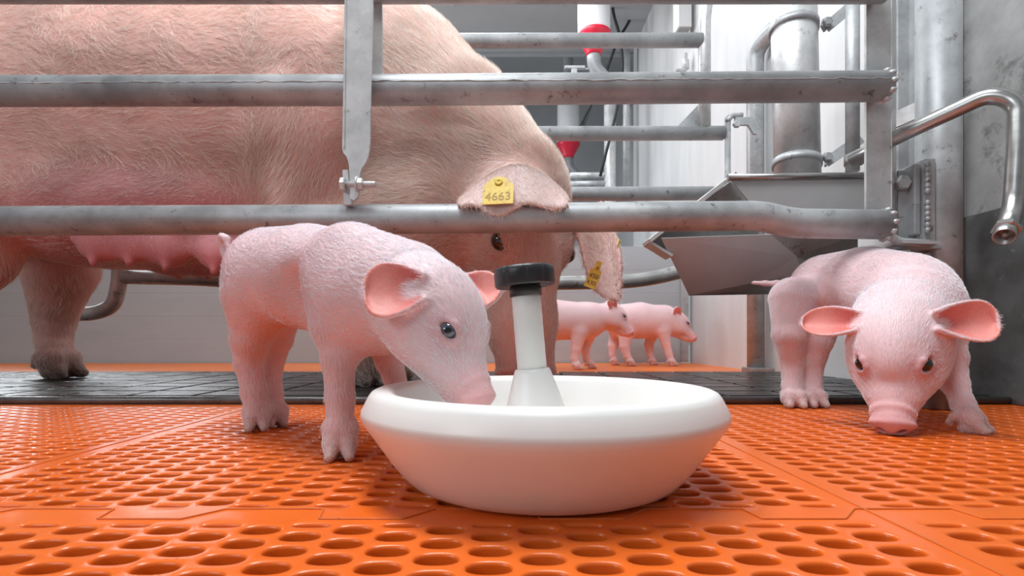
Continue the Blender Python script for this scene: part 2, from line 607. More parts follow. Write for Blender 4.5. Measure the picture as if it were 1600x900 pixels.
# ------------------------------------------------------------------ far side of the crate
dF = 1.80
e_ = empty('crate_side', (.6, dF, .5), 'far steel crate side with thinner rails behind the sow head', 'crate side')
for pts in ([P(-100, 66, dF), P(1096, 63, dF)], [P(-100, 212, dF), P(1130, 208, dF)], [P(300, 306, dF), P(1150, 302, dF)]):
    b = MB(); b.sweep(pts, .0245, 16); b.build('rail', M['galv'], e_)
b = MB()
b.sweep([P(195, 433, dF), P(330, 436, dF), P(420, 446, dF), P(640, 446, dF), P(1000, 440, dF), P(1090, 418, dF), P(1150, 414, dF)], .0245, 16, bend=.12)
b.build('rail', M['galv_dark'], e_)
b = MB()
b.sweep([P(187, 320, dF), P(187, 440, dF), P(178, 478, dF), P(150, 490, dF), P(90, 492, dF)], .0245, 16, bend=.07)
b.build('bent_foot', M['galv_dark'], e_)
b = MB()
b.sweep([P(1101, 200, dF), P(1101, 20, dF), P(1112, -25, dF), P(1150, -60, dF)], .0205, 14, bend=.09)
b.build('upright', M['galv_bright'], e_)
b = MB()
b.poly([P(1090, 165, dF + .02), P(1092, 200, dF + .02), P(1058, 198, dF + .02)], .006)
b.build('gusset', M['galv'], e_)
b = MB()
b.beam(P(1137, 182, dF - .02), P(1137, 330, dF - .02), .010, .03, up=(0, 1, 0), bevel=.001)
b.sweep([P(1137, 190, dF - .03), P(1142, 181, dF - .03), P(1160, 180, dF - .03)], .009, 10, bend=.01)
b.poly([P(1148, 184, dF - .03), P(1180, 184, dF - .03), P(1182, 210, dF - .03), P(1177, 210, dF - .03), P(1168, 196, dF - .03), P(1148, 196, dF - .03)], .012)
b.bolt(P(1150, 195, dF - .04), (0, -1, 0), .013, .012)
b.build('hook_bracket', M['galv'], e_)

# ------------------------------------------------------------------ feed trough
e_ = empty('feed_trough', (.62, 1.35, .22), 'folded sheet steel sow trough under the thick vertical feed pipe', 'trough')
dn, df = 1.19, 1.62
up_tl, up_tr = P(1140, 280, dn), P(1352, 277, dn)
mid_l, mid_r = P(1033, 372, dn), P(1352, 372, dn)
bot_l, bot_r = P(1076, 461, 1.27), P(1330, 452, 1.27)
b = MB()
b.poly([up_tl, up_tr, P(1352, 358, dn), P(1176, 358, dn), P(1176, 322, dn), P(1160, 303, dn)], .003)
b.build('front_panel', M['trough'], e_)
b = MB()
b.box((.945, 1.42, .46), (.24, .05, .05), bevel=.003)
b.box((.80, 1.40, .44), (.10, .40, .004))
b.build('wall_mount', M['galv_dark'], e_)
b = MB()
dm = 1.23
b.poly([mid_l, P(1204, 366, dn), P(1244, 400, 1.215), P(1252, 428, 1.235), P(1180, 441, 1.25), bot_l], .003)
b.build('sloped_base', M['trough'], e_)
b = MB()
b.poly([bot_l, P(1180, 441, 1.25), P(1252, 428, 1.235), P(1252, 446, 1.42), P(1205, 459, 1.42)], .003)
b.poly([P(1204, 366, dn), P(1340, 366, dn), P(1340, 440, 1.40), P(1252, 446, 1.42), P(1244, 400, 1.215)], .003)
b.build('underside', M['galv_dark'], e_)  # darker steel than the sloped base, shade put into the colour
b = MB()
e1 = P(1143, 276, dn + .03); e2_ = P(1010, 380, dn + .03)
b.beam(e1, e2_, .06, .010, up=(.6, 0, .8), bevel=.001)
b.beam(e2_, P(1046, 402, dn + .03), .05, .006, up=(-.5, 0, .8))
b.build('lip', M['galv_bright'], e_)
b = MB()
b.poly([P(1141, 284, dn + .045), P(1185, 325, dn + .045), P(1185, 380, dn + .045), P(1046, 402, dn + .045), P(1014, 380, dn + .045)], .004)
b.build('end_plate', M['galv_dark'], e_)  # recessed plate, its shadow painted in with the dark steel
b = MB()
b.sweep([P(1137, 277, dn - .004), P(1356, 274, dn - .004)], .0075, 12)
b.build('rolled_rim', M['stainless'], e_)

# ------------------------------------------------------------------ pipes at the wall
dP = 1.36
e_ = empty('feed_pipe', tuple(P(1243, 270, dP)), 'thick vertical galvanised feed pipe dropping into the trough', 'pipe')
b = MB()
b.sweep([P(1238, -60, dP), P(1246, 290, dP)], .0555, 32)
b.build('tube', M['galv_bright'], e_)
for y0, y1 in ((46, 40), (256, 256)):
    b = MB()
    c = P(1240 + (y0 > 100) * 5, y0, dP)
    b.lathe([(.0555, -.009), (.060, -.009), (.060, .009), (.0555, .009)], 32, trs(c, (.12, .1, 1)))
    arm0 = c + np.array((.058, -.03, .0)); arm1 = P(1290, y0 - 2, dP - .02); arm2 = P(1346, y0 - (50 if y0 < 100 else 40), dP - .05)
    b.beam(arm0, arm1, .006, .026, up=(0, 0, 1))
    b.beam(arm1, arm2, .006, .026, up=(0, 0, 1))
    b.bolt(P(1291, y0 - 10, dP - .03), (0, -1, 0), .012, .012)
    b.build('clamp', M['galv'], e_)
e_ = empty('conduit', tuple(P(1332, 260, 1.25)), 'slim vertical steel tube beside the flat end plate', 'tube')
b = MB()
b.sweep([P(1332, -60, 1.25), P(1332, 268, 1.25)], .0155, 16)
b.build('tube', M['galv'], e_)
b = MB()
b.lathe([(.0155, -.012), (.021, -.012), (.021, .012), (.0155, .012)], 16, trs(P(1334, 250, 1.25), (0, 0, 1)))
b.build('collar', M['galv_dark'], e_)
e_ = empty('wall_post', tuple(P(1181, 578, 2.10)), 'round galvanised support post by the white wall under the trough', 'post')
b = MB()
b.sweep([P(1181, 581, 2.1), P(1180, 76, 2.1), P(1212, 44, 2.0), P(1300, -40, 1.75)], .0335, 20, bend=.07)
b.build('tube', M['galv'], e_)
b = MB()
b.box(P(1186, 578, 2.09), (.10, .10, .02), bevel=.004)
b.build('foot_plate', M['galv_dark'], e_)

dQ = 1.02
e_ = empty('steel_post', (P(1466, 500, dQ)[0], dQ, 0), 'thick round steel post carrying the near crate side at the right wall', 'post')
b = MB()
b.sweep([(P(1466, 0, dQ)[0], dQ, .001), P(1466, -60, dQ)], .0372, 32)
b.build('tube', M['galv'], e_)
b = MB()
b.beam(P(1446, 250, dQ - .02), P(1446, 390, dQ - .02), .022, .022, up=(0, 1, 0), bevel=.002)
b.beam(P(1418, 262, dQ), P(1418, 370, dQ), .012, .05, up=(0, 1, 0), bevel=.002)
b.box(P(1425, 320, dQ - .005), (.058, .006, .135), bevel=.001)
b.box(P(1418, 390, dQ - .02), (.085, .06, .008), bevel=.001)
b.bolt(P(1406, 287, dQ - .01), (0, -1, 0), .015, .014)
b.bolt(P(1410, 392, dQ - .05), (0, 0, -1), .013, .014)
b.bolt(P(1442, 402, dQ - .02), (0, -1, 0), .010, .012)
for k in range(12):
    c = P(1449, 256 + k * 8.5 + (k > 5) * 10, dQ - .036)
    b.lathe([(0, -.007), (.0045, -.004), (.005, 0), (.0045, .004), (0, .007)], 8, Matrix.Translation(Vector(c)))
b.build('bracket', M['galv'], e_)
# flat strut from the post back to the wall behind the end plate
e_ = empty('flat_strut', tuple(P(1420, 190, 1.10)), 'flat galvanised strut slanting behind the end plate to the thick post', 'strut')
b = MB()
b.beam(P(1360, 205, 1.14), P(1443, 168, 1.05), .006, .034, up=(0, 0, 1))
b.build('bar', M['galv_bright'], e_)
e_ = empty('channel_rail', tuple(P(1415, 100, 1.2)), 'pale vertical steel channel on the wall behind the end plate', 'channel')
b = MB()
b.box(P(1414, 200, 1.22), (.05, .02, 1.3), bevel=.002)
b.box(P(1414, 200, 1.19) + np.array((.028, 0, 0)), (.006, .05, 1.3), bevel=.001)
b.build('channel', M['galv'], e_)

# drinker pipe with open nozzle
e_ = empty('drinker_pipe', tuple(P(1575, 330, .86)), 'bent stainless drinking pipe with an open nozzle at the right edge', 'drinker pipe')
b = MB()
b.sweep([P(1330, 250, 1.06), P(1405, 213, .985), P(1425, 203, .965), P(1548, 146, .88), P(1590, 160, .86), P(1590, 225, .85), P(1584, 322, .845), P(1572, 362, .825)], .0140, 24, bend=.028)
b.build('tube', M['stainless'], e_)
b = MB()
q0, q1 = P(1573, 356, .828), P(1565, 388, .800)
axn = (q1 - q0) / np.linalg.norm(q1 - q0)
T = trs(q0, axn)
b.lathe([(.0150, 0), (.0188, .001), (.0188, .010), (.0150, .011)], 6, T, smooth=False)
b.lathe([(.0150, .010), (.0150, .027), (.0142, .0275), (.0128, .027), (.0125, .004), (0, .004)], 28, T)
b.build('nozzle', M['stainless'], e_)
b = MB()
b.lathe([(.004, .004), (.0038, .022), (.0032, .024), (0, .0245)], 12, T)
b.build('valve_pin', M['galv_dark'], e_)

# ------------------------------------------------------------------ feed dispensers and services at the back
M['spout'] = noise_mat('grey_spout', (.22, .225, .235), (.30, .305, .315), 12, (.3, .45))


def dispenser(px, pyred, d, s, label, upper):
    c = P(px, pyred, d)
    e = empty('feed_dispenser', tuple(c), label, 'feed dispenser', 'feed dispensers at the back')
    b = MB(); T = Matrix.Translation(Vector(c)) @ Matrix.Scale(s, 4)
    b.lathe([(.095, .0), (.100, .03), (.100, .36), (.096, .37)] + ([(0, .37)]), 32, T)
    b.build('tube', M['clear'], e)
    b = MB()
    b.lathe([(.099, .012), (.106, .010), (.106, -.008), (.098, -.02), (.050, -.105), (.046, -.125), (.044, -.125)], 32, T)
    b.build('funnel', M['red'], e)
    if upper:
        b = MB()
        b.lathe([(.104, .36), (.106, .372), (.09, .385), (.05, .39), (.048, .43), (0, .43)], 32, T)
        b.build('lid', M['red'], e)
    b = MB()
    top = .43 if upper else .37
    b.sweep([Vector(c) + Vector((0, 0, top * s - .01)), Vector((c[0], c[1], 3.30 if upper else 2.60))], .045 * s, 16)
    b.build('drop_pipe', M['grey_plastic'], e)
    if not upper:
        b = MB(); b.box(P(898, 106, d + .02), (.14, .03, .02), bevel=.004); b.box(P(897, 113, d + .02), (.04, .03, .04), bevel=.004); b.box(P(912, 108, d + .02), (.16, .015, .012))
        b.build('adjuster', M['grey_plastic'], e)
    b = MB()
    k = Vector(c)
    b.sweep([k + Vector((0, 0, -.115)) * s, k + Vector((0, 0, -.20)) * s, k + Vector((.06, -.01, -.27)) * s, k + Vector((.16, -.03, -.40)) * s], .044 * s, 20, bend=.05 * s)
    b.build('spout', M['spout'], e)


dispenser(928, 56, 3.45, 1.08, 'nearer feed dispenser with white tube and red funnel above the top rail', False)
dispenser(888, 226, 5.1, 1.10, 'farther feed dispenser with a white tube, red lid and red funnel', True)
def pipe(name, pts, r, mat, label, cat, bend=0, group=None):
    b = MB(); b.sweep(pts, r, 14, bend=bend)
    o = b.build(name, mat, None, tuple(pts[0]))
    return tag(o, label, cat, group)


pipe('wall_pipe', [P(979, 0, 4.2), P(979, 300, 4.2)], .030, M['galv_bright'], 'thin pale upright pipe at the far corner of the white wall', 'pipe')
pipe('stand_pipe', [P(953, 165, 3.9), P(953, 300, 3.9), P(953, 557, 3.9)], .045, M['galv_bright'], 'shorter thick pale upright pipe behind the lower dispenser', 'pipe')
pipe('crossbar', [P(890, 274, 3.9), P(953, 274, 3.9)], .022, M['galv_bright'], 'short white crossbar between sow head and upright pipe', 'bar')
pipe('valve_pipe', [P(890, 288, 3.9), P(953, 287, 3.9)], .024, M['galv'], 'short grey pipe stub below the white crossbar', 'pipe')
CG = 'black feed cables'
pipe('cable', [P(955, -20, 3.8), P(957, 18, 3.8), P(970, 60, 3.8), P(974, 110, 3.8), P(962, 180, 3.78), P(938, 275, 3.78)], .011, M['cable'], 'black cable hanging from the top beside the white dispenser tube', 'cable', .1)
pipe('cable', [P(1000, -20, 3.95), P(985, 32, 3.95), P(965, 62, 3.95), P(945, 120, 3.95), P(905, 200, 3.95)], .011, M['cable'], 'dark cable slanting down left across the far corner', 'cable', .1)
pipe('strap_rod', [P(990, 0, 4.6), P(940, 120, 5.0), P(896, 240, 5.4)], .016, M['galv_dark'], 'grey slanting rod running down behind the red funnels', 'rod')
e_ = empty('junction_box', tuple(P(1065, 25, 2.9)), 'narrow white box on the white wall near its top', 'box')
b = MB(); b.box(P(1066, 5, 2.95), (.075, .10, .33), bevel=.004); b.build('case', M['wall_white'], e_)
b = MB(); b.box(P(1066, 5, 2.95) + np.array((0, 0, -.168)), (.065, .09, .012), bevel=.002); b.build('base', M['galv_dark'], e_)
e_ = empty('wall_tap', tuple(P(1070, 105, 2.95)), 'small metal tap on the white wall below the narrow box', 'tap')
b = MB(); b.lathe([(0, -.03), (.02, -.03), (.02, .02), (.012, .03), (.012, .06), (0, .06)], 14, Matrix.Translation(Vector(P(1071, 100, 2.95)))); b.build('body', M['galv_bright'], e_)
b = MB(); b.box(P(1064, 110, 2.94), (.06, .02, .014), bevel=.003); b.build('handle', M['galv'], e_)


# ------------------------------------------------------------------ animals: smooth blended bodies
def rot_from(x, z):
    x = np.asarray(x, float); x = x / np.linalg.norm(x)
    z = np.asarray(z, float); z = z - x * z.dot(x); z = z / np.linalg.norm(z)
    y = np.cross(z, x)
    return np.stack([x, y, z])                      # rows are the local axes


class Body:
    def __init__(self):
        self.pr = []                                # primitives

    def cone(self, a, ra, b, rb, k=.02, sub=False, **at):
        a, b = np.asarray(a, float), np.asarray(b, float)
        lo = np.minimum(a - ra, b - rb); hi = np.maximum(a + ra, b + rb)

        def f(p):
            ba = b - a
            L2 = ba.dot(ba) + 1e-12
            h = np.clip(((p - a) @ ba) / L2, 0, 1)
            return np.linalg.norm(p - a - h[:, None] * ba, axis=1) - (ra + (rb - ra) * h)
        self.pr.append(dict(f=f, lo=lo, hi=hi, k=k, sub=sub, **at))
        return self

    def chain(self, pts, k=.02, **at):
        """pts: list of (point, radius); blended in as one limb"""
        segs = []
        for (a, ra), (b, rb) in zip(pts, pts[1:]):
            at2 = dict(at)
            if at2.get('flow') is None or isinstance(at2.get('flow'), str):
                sgn = -1 if at2.get('flow') == 'back' else 1
                at2['flow'] = sgn * (np.asarray(b) - np.asarray(a))
            self.cone(a, ra, b, rb, k, nogeo=True, **at2)
            segs.append(self.pr[-1])

        def f(p):
            d = segs[0]['f'](p)
            for g in segs[1:]:
                e = g['f'](p)
                h = np.maximum(.006 - np.abs(d - e), 0) / .006
                d = np.minimum(d, e) - h * h * .0015
            return d
        self.pr.append(dict(f=f, lo=np.min([g['lo'] for g in segs], 0), hi=np.max([g['hi'] for g in segs], 0), k=k, sub=False, noattr=True))
        return self

    def ell(self, c, r, R=None, k=.02, sub=False, **at):
        c = np.asarray(c, float); r = np.asarray(r, float)
        R = np.eye(3) if R is None else R
        ext = np.sqrt(((R * r[:, None]) ** 2).sum(0))

        def f(p):
            q = (p - c) @ R.T
            k0 = np.linalg.norm(q / r, axis=1)
            k1 = np.linalg.norm(q / (r * r), axis=1)
            return np.where(k0 < 1e-6, -r.min(), k0 * (k0 - 1) / np.maximum(k1, 1e-9))
        self.pr.append(dict(f=f, lo=c - ext, hi=c + ext, k=k, sub=sub, **at))
        return self

    def sheet(self, fn, th, k=.006, nu=36, nv=36, **at):
        """thin curved sheet: fn(u, v) -> points, th(u, v) -> half thickness"""
        u, v = np.meshgrid(np.linspace(0, 1, nu), np.linspace(-1, 1, nv), indexing='ij')
        S = fn(u.ravel(), v.ravel()).astype(np.float32)
        T = th(u.ravel(), v.ravel()).astype(np.float32)
        m = T.max()

        def f(p):
            out = np.empty(len(p), np.float32)
            for i in range(0, len(p), 20000):
                q = p[i:i + 20000].astype(np.float32)
                d2 = (q ** 2).sum(1)[:, None] + (S ** 2).sum(1)[None] - 2 * q @ S.T
                d = np.sqrt(np.maximum(d2, 0)) - T[None]
                out[i:i + 20000] = d.min(1)
            return out
        self.pr.append(dict(f=f, lo=S.min(0) - m, hi=S.max(0) + m, k=k, sub=False, **at))
        return self

    def mesh(self, vox, smooth=3):
        lo = np.min([p['lo'] for p in self.pr if not p['sub']], axis=0) - 4 * vox
        hi = np.max([p['hi'] for p in self.pr if not p['sub']], axis=0) + 4 * vox
        n = np.ceil((hi - lo) / vox).astype(int) + 1
        D = np.full(n, 1.0, np.float32)
        ax = [lo[i] + vox * np.arange(n[i]) for i in range(3)]
        for p in [q for q in self.pr if not q.get('nogeo')]:
            mg = p['k'] + 3 * vox
            i0 = np.maximum(np.floor((p['lo'] - mg - lo) / vox).astype(int), 0)
            i1 = np.minimum(np.ceil((p['hi'] + mg - lo) / vox).astype(int) + 1, n)
            if (i1 <= i0).any(): continue
            sl = tuple(slice(a, b) for a, b in zip(i0, i1))
            G = np.stack(np.meshgrid(*[ax[i][sl[i]] for i in range(3)], indexing='ij'), -1).reshape(-1, 3)
            d = p['f'](G).astype(np.float32).reshape([s.stop - s.start for s in sl])
            A = D[sl]
            k = p['k']
            if p['sub']:
                h = np.maximum(k - np.abs(A + d), 0) / k
                D[sl] = np.maximum(A, -d) + h * h * k / 4
            else:
                h = np.maximum(k - np.abs(A - d), 0) / k
                D[sl] = np.minimum(A, d) - h * h * k / 4
        ins = D < 0
        cnt = np.zeros(np.array(n) - 1, np.int8)
        corners = [(a, b, c) for a in (0, 1) for b in (0, 1) for c in (0, 1)]
        for a, b, c in corners:
            cnt += ins[a:n[0] - 1 + a, b:n[1] - 1 + b, c:n[2] - 1 + c]
        act = np.argwhere((cnt > 0) & (cnt < 8))
        vid = np.full(np.array(n) - 1, -1, np.int64)
        vid[tuple(act.T)] = np.arange(len(act))
        acc = np.zeros((len(act), 3)); num = np.zeros(len(act))
        for i in range(8):
            for j in range(i + 1, 8):
                ci, cj = np.array(corners[i]), np.array(corners[j])
                if np.abs(ci - cj).sum() != 1: continue
                da = D[tuple((act + ci).T)]; db = D[tuple((act + cj).T)]
                m = (da < 0) != (db < 0)
                t = da[m] / (da[m] - db[m])
                acc[m] += ci + (cj - ci) * t[:, None]
                num[m] += 1
        V = lo + vox * (act + acc / num[:, None])
        Q = []
        for axis in range(3):
            s0 = [slice(None)] * 3; s1 = [slice(None)] * 3
            s0[axis] = slice(0, n[axis] - 1); s1[axis] = slice(1, n[axis])
            A, B = ins[tuple(s0)], ins[tuple(s1)]
            e = np.argwhere(A != B)
            o1, o2 = [(1, 2), (2, 0), (0, 1)][axis]
            e = e[(e[:, o1] > 0) & (e[:, o2] > 0) & (e[:, o1] < n[o1] - 1) & (e[:, o2] < n[o2] - 1)]
            flip = A[tuple(e.T)]
            d1 = np.zeros(3, int); d1[o1] = 1
            d2 = np.zeros(3, int); d2[o2] = 1
            q = np.stack([vid[tuple((e - d1 - d2).T)], vid[tuple((e - d2).T)], vid[tuple(e.T)], vid[tuple((e - d1).T)]], 1)
            q[~flip] = q[~flip][:, ::-1]
            Q.append(q)
        Q = np.concatenate(Q)
        E = np.concatenate([Q[:, [0, 1]], Q[:, [1, 2]], Q[:, [2, 3]], Q[:, [3, 0]]])
        nb = np.bincount(E[:, 0], minlength=len(V)) + np.bincount(E[:, 1], minlength=len(V))
        for it in range(smooth):
            for lam in (.55, -.45):
                S = np.zeros_like(V)
                for c in range(3):
                    S[:, c] = np.bincount(E[:, 0], V[E[:, 1], c], len(V)) + np.bincount(E[:, 1], V[E[:, 0], c], len(V))
                V = V + lam * (S / nb[:, None] - V)
        return V, Q

    def attrs(self, V, sigma):
        pr = [p for p in self.pr if not p.get('noattr')]
        Dm = np.full((len(V), len(pr)), 9.0, np.float32)
        for i, p in enumerate(pr):
            m = ((V > p['lo'] - 5 * sigma) & (V < p['hi'] + 5 * sigma)).all(1)
            if m.any():
                Dm[m, i] = np.abs(p['f'](V[m]))
        W = np.exp(-(Dm - Dm.min(1)[:, None]) / sigma)
        for i, p in enumerate(pr):
            W[:, i] *= p.get('w', 1.0)
        W /= W.sum(1)[:, None]
        col = W @ np.array([p.get('col', self.col) for p in pr])
        hair = W @ np.array([p.get('hair', 1.0) for p in pr])
        fl = []
        for p in pr:
            f = np.asarray(p['flow'] if p.get('flow') is not None else (0, 0, -1), float)
            fl.append(f / (np.linalg.norm(f) + 1e-9))
        return col, hair, W @ np.array(fl)


def mesh_object(name, V, Q, col, mat, loc):
    me = bpy.data.meshes.new(name)
    V = V - np.asarray(loc)
    me.vertices.add(len(V))
    me.vertices.foreach_set('co', V.astype(np.float32).ravel())
    me.loops.add(len(Q) * 4)
    me.loops.foreach_set('vertex_index', Q.astype(np.int32).ravel())
    me.polygons.add(len(Q))
    me.polygons.foreach_set('loop_start', np.arange(0, len(Q) * 4, 4, dtype=np.int32))
    me.polygons.foreach_set('use_smooth', np.ones(len(Q), bool))
    me.update(calc_edges=True)
    me.validate()
    a = me.attributes.new('pigment', 'FLOAT_COLOR', 'POINT')
    a.data.foreach_set('color', np.concatenate([col, np.ones((len(V), 1))], 1).astype(np.float32).ravel())
    me.materials.append(mat)
    o = bpy.data.objects.new(name, me)
    C.objects.link(o)
    o.location = loc
    return o


def face_data(V, Q):
    a, b, c, d = (V[Q[:, i]] for i in range(4))
    n = np.cross(c - a, d - b)
    ar = np.linalg.norm(n, axis=1)
    return n / (ar[:, None] + 1e-12), ar / 2


def add_hair(parent, V, Q, hairlen, flow, count, length, radius, mat, lift=.25, mask=None, wave=.25, dens=None, name='coat_hair', clump=1.0):
    N, A = face_data(V, Q)
    hl = hairlen[Q].mean(1)
    w = A * (hl > .05)
    if dens is not None: w = w * dens(V[Q].mean(1))
    if mask is not None: w = w * mask(V[Q].mean(1), N)
    idx = rng.choice(len(Q), count, p=w / w.sum())
    bu, bv = rng.random(count), rng.random(count)
    q = V[Q[idx]]
    p = (q[:, 0] * ((1 - bu) * (1 - bv))[:, None] + q[:, 1] * (bu * (1 - bv))[:, None] + q[:, 2] * (bu * bv)[:, None] + q[:, 3] * ((1 - bu) * bv)[:, None])
    n = N[idx]
    f = flow[Q[idx, 0]]
    f = f + rng.normal(0, wave * .6, f.shape)
    ph = np.sin(p * 60 / (length / .008) ** .5 + np.array([0, 1.3, 2.1])) + np.sin(p[:, [1, 2, 0]] * 95 / (length / .008) ** .5)
    f = f + ph * wave * .5 * clump
    f = f - n * (f * n).sum(1)[:, None]
    f /= np.linalg.norm(f, axis=1)[:, None] + 1e-9
    L = length * hl[idx] * (.6 + .8 * rng.random(count))
    li = lift * (.5 + rng.random(count))
    p1 = p + f * (L * .5)[:, None] + n * (L * .5 * li)[:, None]
    p2 = p + f * L[:, None] + n * (L * li * .75)[:, None]
    pts = np.stack([p - n * .0005, p1, p2], 1) - np.array(parent.location)
    cv = bpy.data.hair_curves.new(name)
    cv.add_curves([3] * count)
    cv.attributes['position'].data.foreach_set('vector', pts.astype(np.float32).ravel())
    ra = cv.attributes.get('radius') or cv.attributes.new('radius', 'FLOAT', 'POINT')
    ra.data.foreach_set('value', np.tile(np.array([radius, radius * .8, radius * .15], np.float32), count))
    cv.materials.append(mat)
    o = bpy.data.objects.new(name, cv)
    C.objects.link(o)
    o.parent = parent
    o['kind'] = 'stuff'
    return o


def skin_mat(name, sss=.12, rad=(.008, .004, .003), bump=.25, bscale=260, var=.10, vscale=14, rough=.5):
    m, nt, b = node_mat(name)
    N, L = nt.nodes, nt.links
    at = N.new('ShaderNodeAttribute')
    at.attribute_name = 'pigment'
    tc = N.new('ShaderNodeTexCoord')
    n1 = N.new('ShaderNodeTexNoise')
    n1.inputs['Scale'].default_value = vscale
    n1.inputs['Detail'].default_value = 5
    L.new(tc.outputs['Object'], n1.inputs['Vector'])
    mr = N.new('ShaderNodeMapRange')
    mr.inputs[1].default_value, mr.inputs[2].default_value = .3, .7
    mr.inputs[3].default_value, mr.inputs[4].default_value = 1 - var, 1 + var * .5
    L.new(n1.outputs['Fac'], mr.inputs[0])
    mx = N.new('ShaderNodeVectorMath')
    mx.operation = 'SCALE'
    L.new(at.outputs['Color'], mx.inputs[0])
    L.new(mr.outputs[0], mx.inputs['Scale'])
    L.new(mx.outputs[0], b.inputs['Base Color'])
    b.inputs['Roughness'].default_value = rough
    b.inputs['Subsurface Weight'].default_value = sss
    b.inputs['Subsurface Radius'].default_value = rad
    b.inputs['Subsurface Scale'].default_value = 1.0
    b.inputs['Specular IOR Level'].default_value = .35
    n2 = N.new('ShaderNodeTexNoise')
    n2.inputs['Scale'].default_value = bscale
    n2.inputs['Detail'].default_value = 3
    L.new(tc.outputs['Object'], n2.inputs['Vector'])
    bp = N.new('ShaderNodeBump')
    bp.inputs['Strength'].default_value = bump
    bp.inputs['Distance'].default_value = .001
    L.new(n2.outputs['Fac'], bp.inputs['Height'])
    L.new(bp.outputs[0], b.inputs['Normal'])
    return m


def hair_mat(name, c, c2, rough=.45):
    m, nt, b = node_mat(name)
    hi = nt.nodes.new('ShaderNodeHairInfo')
    mx = nt.nodes.new('ShaderNodeMix')
    mx.data_type = 'RGBA'
    nt.links.new(hi.outputs['Random'], mx.inputs[0])
    mx.inputs[6].default_value = (*c, 1)
    mx.inputs[7].default_value = (*c2, 1)
    nt.links.new(mx.outputs[2], b.inputs['Base Color'])
    b.inputs['Roughness'].default_value = rough
    b.inputs['Specular IOR Level'].default_value = .3
    return m


M['piglet_skin'] = skin_mat('piglet_skin')
M['sow_skin'] = skin_mat('sow_skin', .12, (.02, .007, .004), .35, 120, .22, 7)
M['piglet_hair'] = hair_mat('white_piglet_hair', (.96, .96, 1.0), (.90, .86, .89))
M['sow_hair'] = hair_mat('blond_sow_hair', (.97, .91, .87), (.84, .63, .52))


def plain_mat(name, c, rough, spec=.5, coat=0.0):
    m, nt, b = node_mat(name)
    b.inputs['Base Color'].default_value = (*c, 1)
    b.inputs['Roughness'].default_value = rough
    b.inputs['Coat Weight'].default_value = coat
    return m


M['eye_dark'] = plain_mat('pupil', (.006, .006, .008), .06, coat=1)
M['eye_iris'] = plain_mat('blue_grey_iris', (.06, .07, .10), .08, coat=1)
M['eye_brown'] = plain_mat('brown_iris', (.05, .02, .01), .08, coat=1)
M['eye_white'] = plain_mat('eye_white', (.42, .26, .23), .12, coat=1)


def eyeball(parent, c, look, r, iris):
    """eyeball whose pole looks along look: pupil, iris and white rings"""
    b = MB()
    T = trs(c, look)
    n = 20
    rings = []
    angs = [0, 8, 15, 22, 30, 38, 46, 54, 64, 76, 90, 110, 130, 150, 180]
    for a in angs:
        A = math.radians(a)
        if a in (0, 180): rings.append([b.bm.verts.new(T @ Vector((0, 0, r * math.cos(A))))])
        else: rings.append([b.bm.verts.new(T @ Vector((r * math.sin(A) * math.cos(2 * math.pi * k / n), r * math.sin(A) * math.sin(2 * math.pi * k / n), r * math.cos(A)))) for k in range(n)])
    for i, (p, q) in enumerate(zip(rings, rings[1:])):
        b.mi = 0 if angs[i] < 22 else (1 if angs[i] < 64 else 2)
        for k in range(n):
            k2 = (k + 1) % n
            if len(p) == 1: b._face([p[0], q[k], q[k2]], True)
            elif len(q) == 1: b._face([p[k], q[0], p[k2]], True)
            else: b._face([p[k], q[k], q[k2], p[k2]], True)
    return b.build('eye', [M['eye_dark'], iris, M['eye_white']], parent)


PINK = np.array((.86, .60, .62))
EAR_IN = np.array((.84, .30, .26))
SNOUT = np.array((.80, .38, .38))
HOOF = np.array((.55, .36, .30))
RAW = np.array((.80, .40, .38))


def pig_foot(B, ankle, fwd, s, ground=0.0, col=HOOF, skin=None, splay=.35):
    """cloven foot under the ankle: two toes and two dew claws"""
    ankle = np.asarray(ankle, float)
    f = np.array([fwd[0], fwd[1], 0.0]); f /= np.linalg.norm(f)
    l = np.array([-f[1], f[0], 0.0])
    sk = PINK if skin is None else skin
    for sd in (-1, 1):
        d = f + l * sd * splay * .45
        d /= np.linalg.norm(d)
        base = ankle + l * sd * .0075 * s
        kn = base + d * .007 * s; kn[2] = ground + .021 * s
        mid = base + d * .013 * s; mid[2] = ground + .012 * s
        tip = base + d * .0225 * s; tip[2] = ground + .0060 * s
        heel = base - d * .002 * s; heel[2] = ground + .0075 * s
        B.cone(base, .0120 * s, kn, .0100 * s, .007 * s, flow=(0, 0, -1), col=sk)
        B.cone(kn, .0100 * s, mid, .0082 * s, .004 * s, flow=d, col=sk * .5 + col * .5, hair=.5)
        B.cone(mid, .0080 * s, tip, .0052 * s, .002 * s, flow=d, col=col, hair=.1)
        B.cone(heel, .0068 * s, tip + np.array((0, 0, -.001 * s)), .0046 * s, .003 * s, flow=d, col=col, hair=.1)
        B.cone(base, .0105 * s, heel, .0068 * s, .006 * s, flow=(0, 0, -1), col=sk, hair=.5)
        dc = base - f * (.0135 if s < 2 else .009) * s + l * sd * .006 * s; dc[2] = ground + .024 * s
        dt = dc - f * .006 * s; dt[2] = ground + .014 * s
        B.cone(dc, .0055 * s, dt, .0035 * s, .005 * s, flow=(0, 0, -1), col=col, hair=.3)


